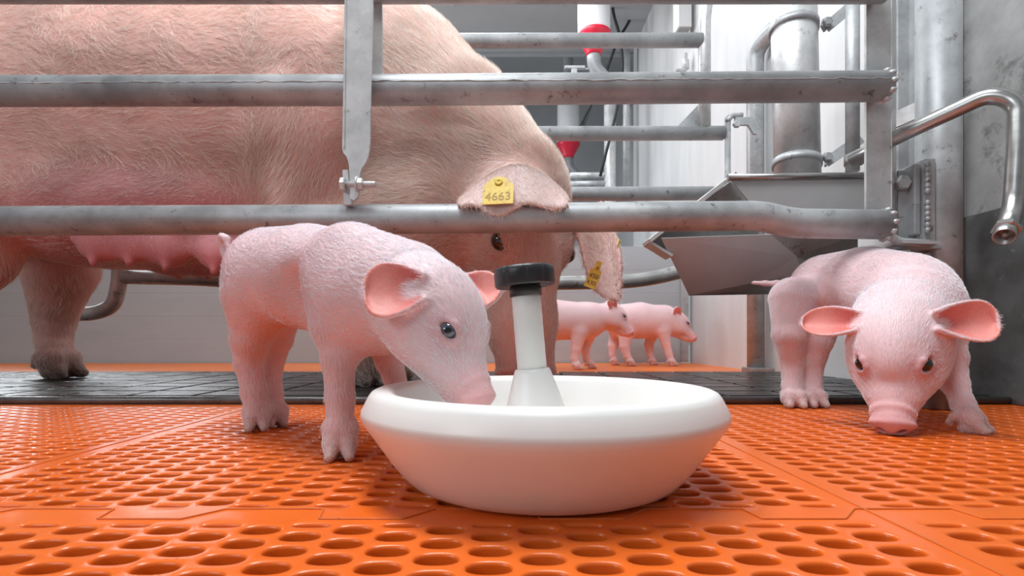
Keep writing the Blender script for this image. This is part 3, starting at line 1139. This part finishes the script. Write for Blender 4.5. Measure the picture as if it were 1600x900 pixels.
def pig_ear(B, base, D, W, L, w, th, cup=.45, bend=0.0, back=PINK, inner=EAR_IN, k=.008, tip=1.0, hair=.6, fold=0.0):
    """leaf shaped, cupped ear from base along D, W across; opens towards W x D side"""
    D = np.asarray(D, float); D /= np.linalg.norm(D)
    W = np.asarray(W, float); W = W - D * W.dot(D); W /= np.linalg.norm(W)
    Nn = np.cross(D, W)
    base = np.asarray(base, float)

    def prof(u):
        return np.clip(.50 + 1.5 * u - .85 * u ** 2, 0, 2) * np.clip(1 - u ** (3.6 * tip), 0, 1) ** .45 * .92

    def fn(u, v):
        u = 1 - (1 - u) ** 1.8
        x = u * L
        a = prof(u) * w * v
        z = cup * w * (v ** 2) * (1.25 - .75 * u) + bend * L * u ** 2 + fold * L * np.clip(u - .55, 0, 1) ** 2
        return base + x[:, None] * D + a[:, None] * W + z[:, None] * Nn

    B.sheet(fn, lambda u, v: th * (1.9 - 1.1 * u ** .5) * (1 - .35 * np.abs(v) ** 3), k, flow=D, col=back, hair=hair)
    return fn, Nn


def ear_paint(V, N, col, fn, Nn, inner, reach, depth=None):
    """pigment of the inside of an ear: vertices close to the ear sheet that face its opening"""
    u, v = np.meshgrid(np.linspace(.03, .80, 20), np.linspace(-.88, .88, 21), indexing='ij')
    S = fn(u.ravel(), v.ravel())
    m = np.argwhere(((V > S.min(0) - reach) & (V < S.max(0) + reach)).all(1)).ravel()
    if not len(m): return
    d2 = ((V[m][:, None] - S[None]) ** 2).sum(-1)
    j = d2.argmin(1)
    d = np.sqrt(d2[np.arange(len(m)), j])
    t = np.clip((reach - d) / (reach * .4), 0, 1) * np.clip((N[m] @ Nn) * 2.0 + .1, 0, 1)
    deep = np.clip(1.1 - u.ravel()[j] * 2.6, 0, 1)[:, None]
    c = inner * (1 - deep) + inner * np.array([.78, .42, .42]) * deep
    col[m] = col[m] * (1 - t[:, None]) + c * t[:, None]
    if depth is not None: depth[m] *= 1 - .85 * t


def vert_normals(V, Q):
    n, a = face_data(V, Q)
    vn = np.zeros_like(V)
    for i in range(4):
        for c in range(3):
            vn[:, c] += np.bincount(Q[:, i], n[:, c] * a, len(V))
    return vn / (np.linalg.norm(vn, axis=1)[:, None] + 1e-12)


def piglet_head(B, c, F, U, s, mouth=True):
    """blends a piglet head into body B; F forward, U up; returns the frame"""
    R = rot_from(F, U)
    c = np.asarray(c, float)
    H = lambda *p: c + s * (np.asarray(p, float) @ R)
    fwd, lef, up = R
    back = -fwd + up * .15
    B.ell(H(-.004, 0, 0), s * np.array((.062, .0535, .057)), R, .03 * s, flow=back)
    B.ell(H(.030, 0, .016), s * np.array((.048, .037, .034)), R, .02 * s, flow=back)
    for y in (-1, 1):
        B.ell(H(.046, y * .022, -.020), s * np.array((.042, .022, .026)), R, .025 * s, flow=back)
        B.ell(H(.012, y * .031, -.024), s * np.array((.05, .030, .036)), R, .025 * s, flow=back - up * .3)
        B.ell(H(.040, y * .030, .0275), s * np.array((.018, .011, .0075)), R, .010 * s, flow=back)
    B.cone(H(.025, 0, -.008), .042 * s, H(.080, 0, -.023), .0300 * s, .025 * s, flow=back)
    B.cone(H(.080, 0, -.023), .0300 * s, H(.118, 0, -.030), .0262 * s, .012 * s, flow=back, hair=.5, col=PINK * np.array((.98, .9, .9)))
    B.cone(H(.01, 0, -.048), .030 * s, H(.092, 0, -.050), .0165 * s, .018 * s, flow=back)
    # snout wrinkles and disc
    B.ell(H(.113, 0, -.026), s * np.array((.006, .0275, .0255)), R, .006 * s, flow=back, hair=.1, col=SNOUT * 1.06)
    Rd = rot_from(fwd - up * .45, up + fwd * .45)
    B.ell(H(.1265, 0, -.0315), s * np.array((.0075, .0290, .0235)), Rd, .006 * s, flow=back, hair=0, col=SNOUT, w=2)
    for y in (-1, 1):
        B.cone(H(.122, y * .0105, -.030), .0045 * s, H(.145, y * .012, -.0305), .0058 * s, .003 * s, sub=True, col=SNOUT * .55, hair=0, w=1)
        if mouth:
            B.cone(H(.108, y * .022, -.049), .0022 * s, H(.062, y * .034, -.043), .0018 * s, .004 * s, sub=True, col=PINK * .7, hair=.2)
            B.cone(H(.062, y * .034, -.043), .0018 * s, H(.050, y * .040, -.038), .0016 * s, .004 * s, sub=True, col=PINK * .7, hair=.2)
        # eye mound, lids and socket
        B.ell(H(.052, y * .0335, .0160), s * np.array((.0190, .0115, .0140)), R, .008 * s, flow=back, hair=.22, col=PINK * np.array((.93, .76, .78)))
        look = lef * y * .76 + fwd * .38 + up * .46
        look /= np.linalg.norm(look)
        Re = rot_from(fwd * .95 + up * .05 - look * look.dot(fwd * .95 + up * .05), np.cross(look, fwd) * y)
        B.ell(H(.053, y * .0335, .0175) + look * .0105 * s, s * np.array((.0128, .0098, .0078)), rot_from(Re[0], np.cross(Re[0], look)), .0025 * s, sub=True, col=PINK * np.array((.50, .36, .36)), hair=0, w=1.6)
        vt = np.cross(Re[0], look); vt *= np.sign(vt.dot(up)); ec = H(.053, y * .0335, .0175)
        B.cone(ec + (vt * .0080 + look * .0060 - Re[0] * .010) * s, .0028 * s, ec + (vt * .0098 + look * .0080) * s, .0036 * s, .004 * s, flow=back, hair=.2, col=PINK * np.array((.88, .70, .72)))
        B.cone(ec + (vt * .0098 + look * .0080) * s, .0036 * s, ec + (vt * .0072 + look * .0055 + Re[0] * .011) * s, .0028 * s, .004 * s, flow=back, hair=.2, col=PINK * np.array((.88, .70, .72)))
        B.cone(ec + (-vt * .0088 + look * .0060 - Re[0] * .008) * s, .0022 * s, ec + (-vt * .0084 + look * .0060 + Re[0] * .010) * s, .0022 * s, .005 * s, flow=back, hair=.15, col=PINK * np.array((.90, .74, .76)))
    return H, R


def make_piglet(name, spec, label, group, vox=.0018, hair=72000):
    B = Body()
    B.col = PINK
    for ch in spec['spine']:
        B.chain(ch, spec.get('ks', .05), flow='back')
    for c, r, R, k in spec.get('lumps', []):
        B.ell(c, np.abs(r), R, k, flow=spec['back'], sub=bool(np.min(r) < 0), noattr=bool(np.min(r) < 0))
    H, R = piglet_head(B, *spec['head'])
    s = spec['head'][3]
    ears = [pig_ear(B, H(*e['at']) if 'at' in e else e['base'], e['D'], e['W'], e['L'], e['w'], spec.get('eth', .0030), e.get('cup', .45), e.get('bend', 0), tip=e.get('tip', 1.0), fold=e.get('fold', 0)) for e in spec['ears']]
    for leg in spec['legs']:
        pts = leg['pts']
        B.chain(pts, leg.get('k', .022), flow=None)
        pig_foot(B, pts[-1][0], leg['fwd'], leg['s'])
    B.chain(spec['tail'], .008, hair=.4)
    V, Q = B.mesh(vox)
    V[:, 2] = np.maximum(V[:, 2], .0006)
    col, hl, flow = B.attrs(V, .006)
    VN = vert_normals(V, Q)
    for fn, Nn in ears:
        ear_paint(V, VN, col, fn, Nn, EAR_IN, .0075, hl)
    # rosier, thinner haired skin on the belly and the insides of the legs
    sp = np.array([p for ch in spec['spine'] for p, r in ch])
    belly = np.clip(-VN[:, 2] * 1.4 - .1, 0, 1) * (V[:, 2] > sp[:, 2].min() * .45)
    col = col * (1 - .35 * belly[:, None]) + RAW * .35 * belly[:, None]
    hl = hl * (1 - .5 * belly)
    feet = np.array([l['pts'][-1][0] for l in spec['legs']])
    loc = (float(feet[:, 0].mean()), float(feet[:, 1].mean()), 0.0)
    o = mesh_object(name, V, Q, col, M['piglet_skin'], loc)
    tag(o, label, 'piglet', group)
    fwd, lef, up = R
    for y in (-1, 1):
        look = lef * y * .76 + fwd * .42 + up * .40
        eyeball(o, H(.053, y * .0335, .0175) + s * .0022 * look / np.linalg.norm(look), look, .0112 * s, spec.get('iris', M['eye_iris']))
    if hair:
        add_hair(o, V, Q, hl, flow, hair, .0098, .00014, M['piglet_hair'], lift=.15, wave=.13, clump=.25)
    return o


# ------------------------------------------------------------------ the four piglets
PIG = 'piglets in the pen'
HA_F, HA_U = (.601, -.375, -.707), (.601, -.375, .707)
headA = P(679, 488, .54)
specA = dict(
    back=(-.8, .58, 0),
    spine=[[(P(628, 458, .585), .050), (P(594, 452, .605), .058), (P(556, 440, .645), .0625), (P(486, 434, .715), .0715), (P(428, 426, .775), .066)],
           [(P(628, 462, .585), .047), (headA, .043)],
           [(P(585, 480, .615), .045), (P(548, 478, .655), .055)]],
    lumps=[(P(411, 455, .755), (.042, .044, .064), None, .035), (P(545, 442, .612), (.034, .022, .056), None, .05),
           (P(458, 490, .628), (-.035, .022, .045), None, .045)],
    head=(headA, HA_F, HA_U, .80),
    ears=[dict(at=(-.003, -.040, .025), D=(-.92, -.20, -.02), W=(.14, -.40, -1), L=.056, w=.029, cup=.42, tip=1.5),
          dict(at=(-.012, .040, .021), D=(.72, -.25, .06), W=(.1, .5, 1), L=.052, w=.024, cup=.4)],
    legs=[
        dict(pts=[(P(400, 470, .762), .040), (P(392, 528, .765), .0275), (P(389, 566, .772), .0195), (P(396, 610, .772), .0165), (P(401, 644, .770), .0165)], fwd=(.45, -.9), s=.95),
        dict(pts=[(P(440, 480, .80), .034), (P(434, 528, .81), .022), (P(424, 576, .815), .0155), (P(426, 612, .81), .0135), (P(431, 640, .805), .0142)], fwd=(.55, -.85), s=.88),
        dict(pts=[(P(546, 470, .615), .034), (P(528, 515, .602), .0235), (P(530, 560, .597), .0190), (P(531, 618, .594), .0150), (P(532, 668, .590), .0150)], fwd=(.25, -.97), s=.98),
        dict(pts=[(P(606, 510, .66), .030), (P(607, 560, .675), .0170), (P(622, 610, .685), .0135), (P(630, 650, .69), .0135)], fwd=(.6, -.8), s=.88),
    ],
    tail=[(P(366, 412, .80), .008), (P(353, 396, .812), .0065), (P(346, 380, .812), .0056), (P(347, 370, .806), .0048), (P(353, 372, .800), .0042), (P(355, 384, .798), .003)],
)
make_piglet('piglet', specA, 'pink piglet lowering its snout into the white milk bowl', PIG)

HB_F, HB_U = (-.42, -.47, -.78), (-.54, -.60, .62)
headB = P(1400, 536, .775)
specB = dict(
    back=(0, 1, .1),
    spine=[[(P(1410, 520, .80), .054), (P(1420, 484, .845), .066), (P(1408, 462, .89), .072), (P(1352, 448, .985), .0745), (P(1292, 452, 1.075), .0715)],
           [(P(1406, 500, .81), .055), (headB, .050)]],
    lumps=[(P(1452, 486, .86), (.03, .05, .055), None, .04)],
    head=(headB, HB_F, HB_U, .98),
    ears=[dict(at=(-.012, .044, .024), D=(.85, -.42, .05), W=(-.2, .45, 1), L=.070, w=.029, cup=.75, tip=2.0),
          dict(at=(-.012, -.044, .024), D=(-.80, .45, .06), W=(-.1, -.62, -1), L=.080, w=.029, cup=.62, tip=.8)],
    legs=[
        dict(pts=[(P(1242, 470, 1.04), .048), (P(1233, 520, 1.03), .030), (P(1237, 566, 1.045), .0205), (P(1238, 602, 1.04), .0180), (P(1240, 622, 1.03), .0185)], fwd=(-.25, -1), s=1.12),
        dict(pts=[(P(1290, 480, 1.06), .044), (P(1276, 530, 1.04), .030), (P(1269, 578, 1.05), .0185), (P(1270, 608, 1.045), .0165), (P(1271, 622, 1.035), .0172)], fwd=(0, -1), s=1.1),
        dict(pts=[(P(1468, 505, .83), .034), (P(1484, 556, .80), .0210), (P(1491, 598, .785), .0165), (P(1504, 630, .765), .0135), (P(1513, 648, .752), .0130)], fwd=(.55, -.8), s=.98),
        dict(pts=[(P(1385, 520, .87), .034), (P(1380, 560, .89), .021), (P(1383, 605, .90), .016), (P(1388, 638, .90), .0155)], fwd=(-.2, -1), s=1.05),
    ],
    tail=[(P(1246, 446, 1.10), .010), (P(1214, 444, 1.12), .0075), (P(1196, 443, 1.135), .0055), (P(1178, 442, 1.15), .0042)],
    iris=M['eye_dark'],
)
make_piglet('piglet', specB, 'pink piglet sniffing the orange floor at the right beside the thick steel post', PIG)


def standing(d, px, feet, head_px, snout_px, sc, name, label, near_ear, far_ear, rump, mid, sh, legs):
    hp = P(*head_px, d - .01)
    F = P(*snout_px, d - .03) - hp
    F = F / np.linalg.norm(F)
    U = np.array((-F[2], 0, F[0]))
    spec = dict(
        back=(-1, 0, 0),
        spine=[[(P(*sh[:2], d), sh[2]), (P(*mid[:2], d), mid[2]), (P(*rump[:2], d), rump[2])], [(P(sh[0] + 6, sh[1] - 4, d), .058), (hp, .047)]],
        head=(hp, F, U, sc),
        ears=[dict(at=(-.018, -.042, .030), D=(-.30, -.65, .65), W=(-.8, 0, -.5), L=.058, w=.024, cup=.5),
              dict(at=(-.018, .042, .030), D=(-.35, .6, .75), W=(.8, .0, .4), L=.055, w=.024, cup=.5)],
        legs=legs, tail=[(P(rump[0] - 20, rump[1], d), .007), (P(rump[0] - 30, rump[1] - 8, d), .005), (P(rump[0] - 34, rump[1] - 2, d), .004)],
        iris=M['eye_dark'], eth=.003)
    return make_piglet(name, spec, label, PIG, vox=.0030, hair=9000)


dC = 2.34
standing(dC, 0, 0, (956, 492), (988, 512), .90, 'piglet', 'distant pink piglet nearest the sow snout, partly hidden by it', 0, 0,
         (812, 500, .088), (862, 500, .094), (916, 502, .082),
         [dict(pts=[(P(905, 520, dC - .05), .036), (P(900, 545, dC - .05), .024), (P(898, 560, dC - .05), .018), (P(901, 571, dC - .05), .017)], fwd=(1, -.2), s=1.15),
          dict(pts=[(P(920, 520, dC + .05), .036), (P(914, 545, dC + .05), .022), (P(916, 560, dC + .05), .017), (P(922, 568, dC + .05), .016)], fwd=(1, 0), s=1.1),
          dict(pts=[(P(806, 525, dC - .05), .036), (P(798, 548, dC - .05), .024), (P(802, 562, dC - .05), .018), (P(804, 571, dC - .05), .017)], fwd=(1, 0), s=1.1),
          dict(pts=[(P(824, 525, dC + .05), .036), (P(818, 548, dC + .05), .024), (P(822, 562, dC + .05), .018), (P(824, 568, dC + .05), .017)], fwd=(1, 0), s=1.1)])
dD = 2.66
standing(dD, 0, 0, (1056, 504), (1081, 518), .92, 'piglet', 'far pink piglet facing the wall corner by the hinge', 0, 0,
         (972, 502, .088), (1000, 501, .094), (1034, 503, .080),
         [dict(pts=[(P(1036, 518, dD - .05), .036), (P(1040, 536, dD - .05), .024), (P(1045, 552, dD - .05), .018), (P(1049, 564, dD - .05), .017)], fwd=(1, -.1), s=1.15),
          dict(pts=[(P(1020, 518, dD + .05), .036), (P(1014, 538, dD + .05), .024), (P(1016, 554, dD + .05), .018), (P(1019, 562, dD + .05), .017)], fwd=(1, 0), s=1.1),
          dict(pts=[(P(978, 520, dD - .05), .040), (P(976, 540, dD - .05), .026), (P(980, 556, dD - .05), .018), (P(984, 564, dD - .05), .018)], fwd=(1, 0), s=1.15),
          dict(pts=[(P(964, 520, dD + .05), .040), (P(958, 540, dD + .05), .026), (P(957, 554, dD + .05), .018), (P(959, 562, dD + .05), .018)], fwd=(1, 0), s=1.1)])


# ------------------------------------------------------------------ the sow
SOW_SKIN = np.array((.76, .44, .38))
SOW_UDDER = np.array((.70, .31, .33))
S = Body()
S.col = SOW_SKIN
dB = 1.42
# trunk
S.chain([(np.array((-.36, 1.40, .70)), .285), (np.array((-.70, 1.43, .715)), .315), (np.array((-1.15, 1.44, .70)), .325), (np.array((-1.52, 1.42, .72)), .285)], .06, flow='back')
S.ell((-.95, 1.43, .80), (.85, .27, .28), None, .08, flow=(-1, 0, -.25))
# belly and udder
S.ell((-.92, 1.38, .47), (.50, .24, .135), None, .10, flow=(-1, 0, -.1), col=SOW_UDDER, hair=.35)
for i, px in enumerate((146, 202, 259, 334, 405)):
    t = P(px, (398, 398, 406, 412, 414)[i], 1.19)
    S.ell(t + np.array((0, .02, .03)), (.045, .04, .045), None, .05, col=SOW_UDDER * .96, hair=.15)
    S.cone(t + np.array((0, 0, .012)), .013, t + np.array((.002, -.004, -.020)), .0085, .012, col=SOW_UDDER * np.array((.98, .85, .88)), hair=0, w=3)
    t2 = t + np.array((.03, .26, 0))
    S.ell(t2 + np.array((0, -.02, .03)), (.045, .04, .045), None, .05, col=SOW_UDDER * .96, hair=.15)
    S.cone(t2 + np.array((0, 0, .012)), .013, t2 + np.array((.002, 0, -.020)), .0085, .012, col=SOW_UDDER * np.array((.98, .85, .88)), hair=0, w=3)
for px, py in ((123, 376), (152, 377)):
    t = P(px, py, 1.34)
    S.cone(t + np.array((0, 0, .04)), .016, t, .010, .012, col=SOW_UDDER, hair=0, w=3)
# shoulder and neck
S.ell(P(505, 235, 1.25), (.17, .13, .26), rot_from((1, 0, -.25), (.25, 0, 1)), .07, flow=(-.5, 0, -1))
S.chain([(P(520, 150, 1.38), .255), (P(610, 165, 1.33), .235), (P(700, 222, 1.27), .195), (P(778, 300, 1.225), .160)], .07, flow='back')
S.ell(P(655, 345, 1.20), (.15, .12, .15), None, .06, flow=(-1, 0, -.3))
S.ell(P(560, 420, 1.30), (.16, .15, .15), None, .07, flow=(-.5, 0, -1))
S.cone(P(592, 150, 1.055), .008, P(606, 330, 1.060), .006, .07, sub=True, noattr=True)
S.cone(P(436, 150, 1.125), .010, P(440, 330, 1.125), .014, .08, flow=(-.5, 0, -1))
S.cone(P(118, 268, 1.10), .010, P(60, 330, 1.12), .022, .035, sub=True, noattr=True)
S.cone(P(600, 185, 1.075), .008, P(790, 190, 1.045), .008, .04, sub=True, noattr=True)
# head
HS_F, HS_U = np.array((.06, -.18, -.98)), np.array((.58, -.80, .18))
hs = P(813, 322, 1.205)
RS = rot_from(HS_F, HS_U)


def HS(*p):
    return hs + np.asarray(p, float) @ RS


fS, lS, uS = RS
S.ell(HS(.0, 0, -.005), (.135, .112, .105), RS, .05, flow=-fS, hair=.6)
S.ell(HS(.10, 0, .0), (.12, .085, .075), RS, .04, flow=-fS, hair=.5)
S.cone(HS(.08, 0, -.02), .088, HS(.27, 0, -.020), .072, .05, flow=-fS, hair=.5)
S.cone(HS(.27, 0, -.020), .072, HS(.375, 0, -.022), .066, .03, flow=-fS, hair=.4)
S.ell(HS(.392, 0, -.022), (.014, .074, .060), RS, .012, flow=-fS, hair=.05, col=SNOUT * .9)
for y in (-1, 1):
    S.cone(HS(.385, y * .024, -.018), .011, HS(.43, y * .026, -.018), .013, .006, sub=True, hair=0, col=SNOUT * .5)
    S.ell(HS(.03, y * .062, -.065), (.15, .065, .075), RS, .05, flow=-fS, hair=.6)
    S.ell(HS(.105, y * .080, .034), (.045, .026, .035), RS, .022, flow=-fS - uS * .2, hair=.5)
    S.ell(HS(.090, y * .088, .058), (.030, .018, .013), RS, .014, flow=lS * y - fS * .4, hair=.8)
    Re = rot_from(fS - uS * .3 + lS * y * -.25, uS)
    S.cone(HS(.150, y * .098, .060), .003, HS(.165, y * .098, .020), .005, .012, sub=True, col=SOW_SKIN * .55, hair=.1)
    S.ell(HS(.118, y * .107, .046), (.027, .028, .0170), Re, .005, sub=True, hair=0, col=SOW_SKIN * np.array((.62, .42, .40)))
for y in (-1,):
    ec = HS(.118, y * .096, .044)
    S.cone(ec + uS * .026 - fS * .030 + lS * y * .000, .006, ec + uS * .030 + lS * y * .008, .009, .01, flow=-fS, hair=.3, col=SOW_SKIN * .9)
    S.cone(ec + uS * .030 + lS * y * .008, .008, ec + uS * .022 + fS * .036, .006, .01, flow=-fS, hair=.3, col=SOW_SKIN * .9)
    S.cone(ec - uS * .027 - fS * .022 + lS * y * .006, .005, ec - uS * .025 + fS * .030 + lS * y * .004, .005, .01, flow=-fS, hair=.2, col=SOW_SKIN * .85)
    S.cone(ec - uS * .040 - fS * .030 + lS * y * .006, .003, ec - uS * .034 + fS * .036 + lS * y * .000, .003, .012, sub=True, noattr=True)
S.cone(HS(.02, 0, -.10), .070, HS(.30, 0, -.075), .045, .04, flow=-fS, hair=.6)
# ears
def ear_near(u, v):
    """near ear: a broad dome that falls forwards over the rail, its hem a little wavy"""
    t = (v + 1) / 2
    t2, u2 = t[:, None], u[:, None]
    a, b = P(728, 310, 1.06), P(876, 304, 1.06)            # root
    c, e = P(714, 313, .968), P(888, 311, .966)            # over the top of the rail
    f, g = P(722, 325, .927), P(884, 321, .927)            # hem in front of the rail
    r0 = a * (1 - t2) + b * t2
    r1 = c * (1 - t2) + e * t2
    r2 = f * (1 - t2) + g * t2
    dome = np.sin(np.pi * t ** 1.1)
    r1[:, 2] += .050 * dome
    r1[:, 1] -= .024 * dome
    r0[:, 2] += .066 * dome
    r0[:, 1] += .045 * dome
    p = r0 * (1 - u2) ** 2 + 2 * r1 * u2 * (1 - u2) + r2 * u2 ** 2
    p[:, 2] += .012 * np.sin(np.pi * u) * dome
    p[:, 2] += u ** 3 * (-.010 * np.exp(-((t - .36) / .16) ** 2) + .0050 * np.sin(t * 12 + .5))
    p[:, 1] -= u ** 4 * (.004 * np.sin(t * 10 + 1) + .003)
    return p


S.sheet(ear_near, lambda u, v: .0085 - .0035 * u, .034, 50, 60, flow=(.1, -1, -.55), hair=.32, col=np.array((.86, .63, .61)))


def ear_far(u, v):
    """far ear: hangs beside the face, pointed tip to the right"""
    a = P(896, 345, 1.19); b = P(940, 318, 1.25)
    tip = P(968, 470, 1.10)
    t = ((v + 1) / 2)[:, None]
    u2 = u[:, None]
    l = a * (1 - u2) + tip * u2
    r = b * (1 - u2) + tip * u2
    p = l * (1 - t) + r * t
    s = np.sin(np.pi * u)
    left = np.clip(-v, 0, 1)
    right = np.clip(v, 0, 1)
    p[:, 0] -= .040 * left * u ** 3 * (1 - u ** 8)
    p[:, 0] += -.026 * s * left * (.5 + u * .7) + .014 * s * right + .006 * s
    p[:, 2] += -.030 * s * left * u
    p[:, 1] += .030 * (1 - v ** 2) * s
    return p


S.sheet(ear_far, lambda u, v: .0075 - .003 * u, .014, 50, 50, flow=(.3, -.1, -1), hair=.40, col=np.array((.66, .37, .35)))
# legs
def sow_leg(pts, fwd, s=3.1, col=SOW_SKIN):
    S.chain(pts, .05, flow=None, col=col, hair=.7)
    pig_foot(S, pts[-1][0], fwd, s, .016, col=np.array((.20, .15, .12)), skin=col * .9)


sow_leg([(P(70, 330, 1.56), .15), (P(96, 420, 1.58), .098), (P(86, 492, 1.62), .060), (P(84, 530, 1.62), .047), (P(90, 562, 1.60), .044)], (1, -.25), 2.75)
sow_leg([(P(-70, 320, 1.22), .15), (P(-40, 400, 1.24), .085), (P(-85, 470, 1.30), .058), (P(-80, 540, 1.30), .047), (P(-70, 590, 1.28), .044)], (1, -.1), 2.5)
sow_leg([(P(520, 380, 1.28), .12), (P(545, 470, 1.31), .070), (P(560, 540, 1.34), .050), (P(568, 582, 1.35), .044)], (.7, -.6), 2.3, np.array((.62, .50, .42)))
sow_leg([(P(560, 380, 1.52), .12), (P(590, 470, 1.54), .070), (P(605, 540, 1.55), .050), (P(610, 570, 1.55), .044)], (.9, -.3), 2.3)
S.chain([(np.array((-1.78, 1.42, .80)), .02), (np.array((-1.86, 1.42, .70)), .014), (np.array((-1.88, 1.41, .55)), .01)], .02)
V, Q = S.mesh(.0062, 2)
V[:, 2] = np.maximum(V[:, 2], .0165)
col, hl, flow = S.attrs(V, .022)
VN = vert_normals(V, Q)
belly = np.clip(-VN[:, 2] * 1.2 - .2, 0, 1)[:, None] * ((V[:, 0] < -.1) & (V[:, 2] > .25))[:, None]
col = col * (1 - .5 * belly) + SOW_UDDER * .5 * belly
# grime on the lower legs
grime = np.clip((.10 - V[:, 2]) / .09, 0, 1)[:, None] * (V[:, 1] > 1.2)[:, None]
col = col * (1 - .7 * grime) + np.array((.10, .075, .06)) * .7 * grime
sow = mesh_object('sow', V, Q, col, M['sow_skin'], (-.9, 1.42, .016))
tag(sow, 'large blond haired sow standing inside the steel crate, head lowered behind the white bowl', 'sow')
for y in (-1, 1):
    eyeball(sow, HS(.118, y * .093, .043), lS * y * .80 + uS * .42 + fS * .30, .0225, M['eye_brown'])
add_hair(sow, V, Q, hl, flow, 135000, .038, .00024, M['sow_hair'], lift=.14, wave=.34,
         mask=lambda c, n: (n[:, 1] < .45) * (c[:, 0] > -1.62) * 1.0,
         dens=lambda c: .45 + 1.0 * (c[:, 0] > -.35))


def ear_tag(c, n, up, w, h, lines, round_top=True, th=.0022, ink=None):
    """yellow plastic ear tag facing n with faded figures"""
    n = Vector(n).normalized(); up = Vector(up); up = (up - n * up.dot(n)).normalized(); r = up.cross(n)
    c = Vector(c)
    out = [(-.5, -.5), (.5, -.5), (.5, .10), (.44, .24), (.30, .40), (.14, .5), (-.14, .5), (-.30, .40), (-.44, .24), (-.5, .10)] if round_top else \
          [(-.5, -.5), (.5, -.5), (.5, .12), (.24, .24), (.24, .5), (-.24, .5), (-.24, .24), (-.5, .12)]
    b = MB()
    b.poly([c + r * x * w + up * y * h for x, y in out], th, n)
    k = c + up * h * .30
    b.lathe([(0, 0), (w * .13, 0), (w * .13, .002), (w * .07, .003), (w * .05, .001), (0, .001)], 16, trs(k + n * th / 2, n))
    t = b.build('ear_tag', M['yellow'], sow)
    for txt, y, size in lines:
        cu = bpy.data.curves.new('tag_number', 'FONT')
        cu.body = txt
        cu.size = size
        cu.extrude = .0002
        cu.align_x = 'CENTER'
        cu.align_y = 'CENTER'
        cu.materials.append(M['ink'])
        tmp = bpy.data.objects.new('tag_number', cu)
        C.objects.link(tmp)
        cu.materials.clear(); cu.materials.append(ink or M['ink'])
        me = bpy.data.meshes.new_from_object(tmp.evaluated_get(bpy.context.evaluated_depsgraph_get()))
        bpy.data.objects.remove(tmp)
        o = bpy.data.objects.new('tag_number', me)
        C.objects.link(o)
        o.parent = t
        Rm = Matrix((r, up, n)).transposed().to_4x4()
        o.matrix_local = Matrix.Translation(c + up * y * h + n * (th / 2 + .0003) - Vector(sow.location)) @ Rm
    return t


_e = lambda u, t: ear_near(np.array([u]), np.array([2 * t - 1]))[0]
eu = _e(.55, .34) - _e(.80, .34); en = np.cross(_e(.68, .40) - _e(.68, .28), eu); en /= np.linalg.norm(en)
if en[1] > 0: en = -en
en = en * .45 + np.array((-.05, -.85, .22)); eu = np.array((.02, .25, 1.0))
ear_tag(_e(.80, .36) + np.array((0, -.013, .006)), en, eu, .056, .060, [('4663', -.24, .024)], ink=M['ink_faded'])
ear_tag(P(929, 429, 1.105), (-.25, -1, -.05), (.42, 0, 1), .026, .060, [('450', -.06, .014), ('430', -.32, .014)], False)
ear_tag(P(967, 388, 1.19), (.9, -.35, 0), (0, 0, 1), .040, .042, [])
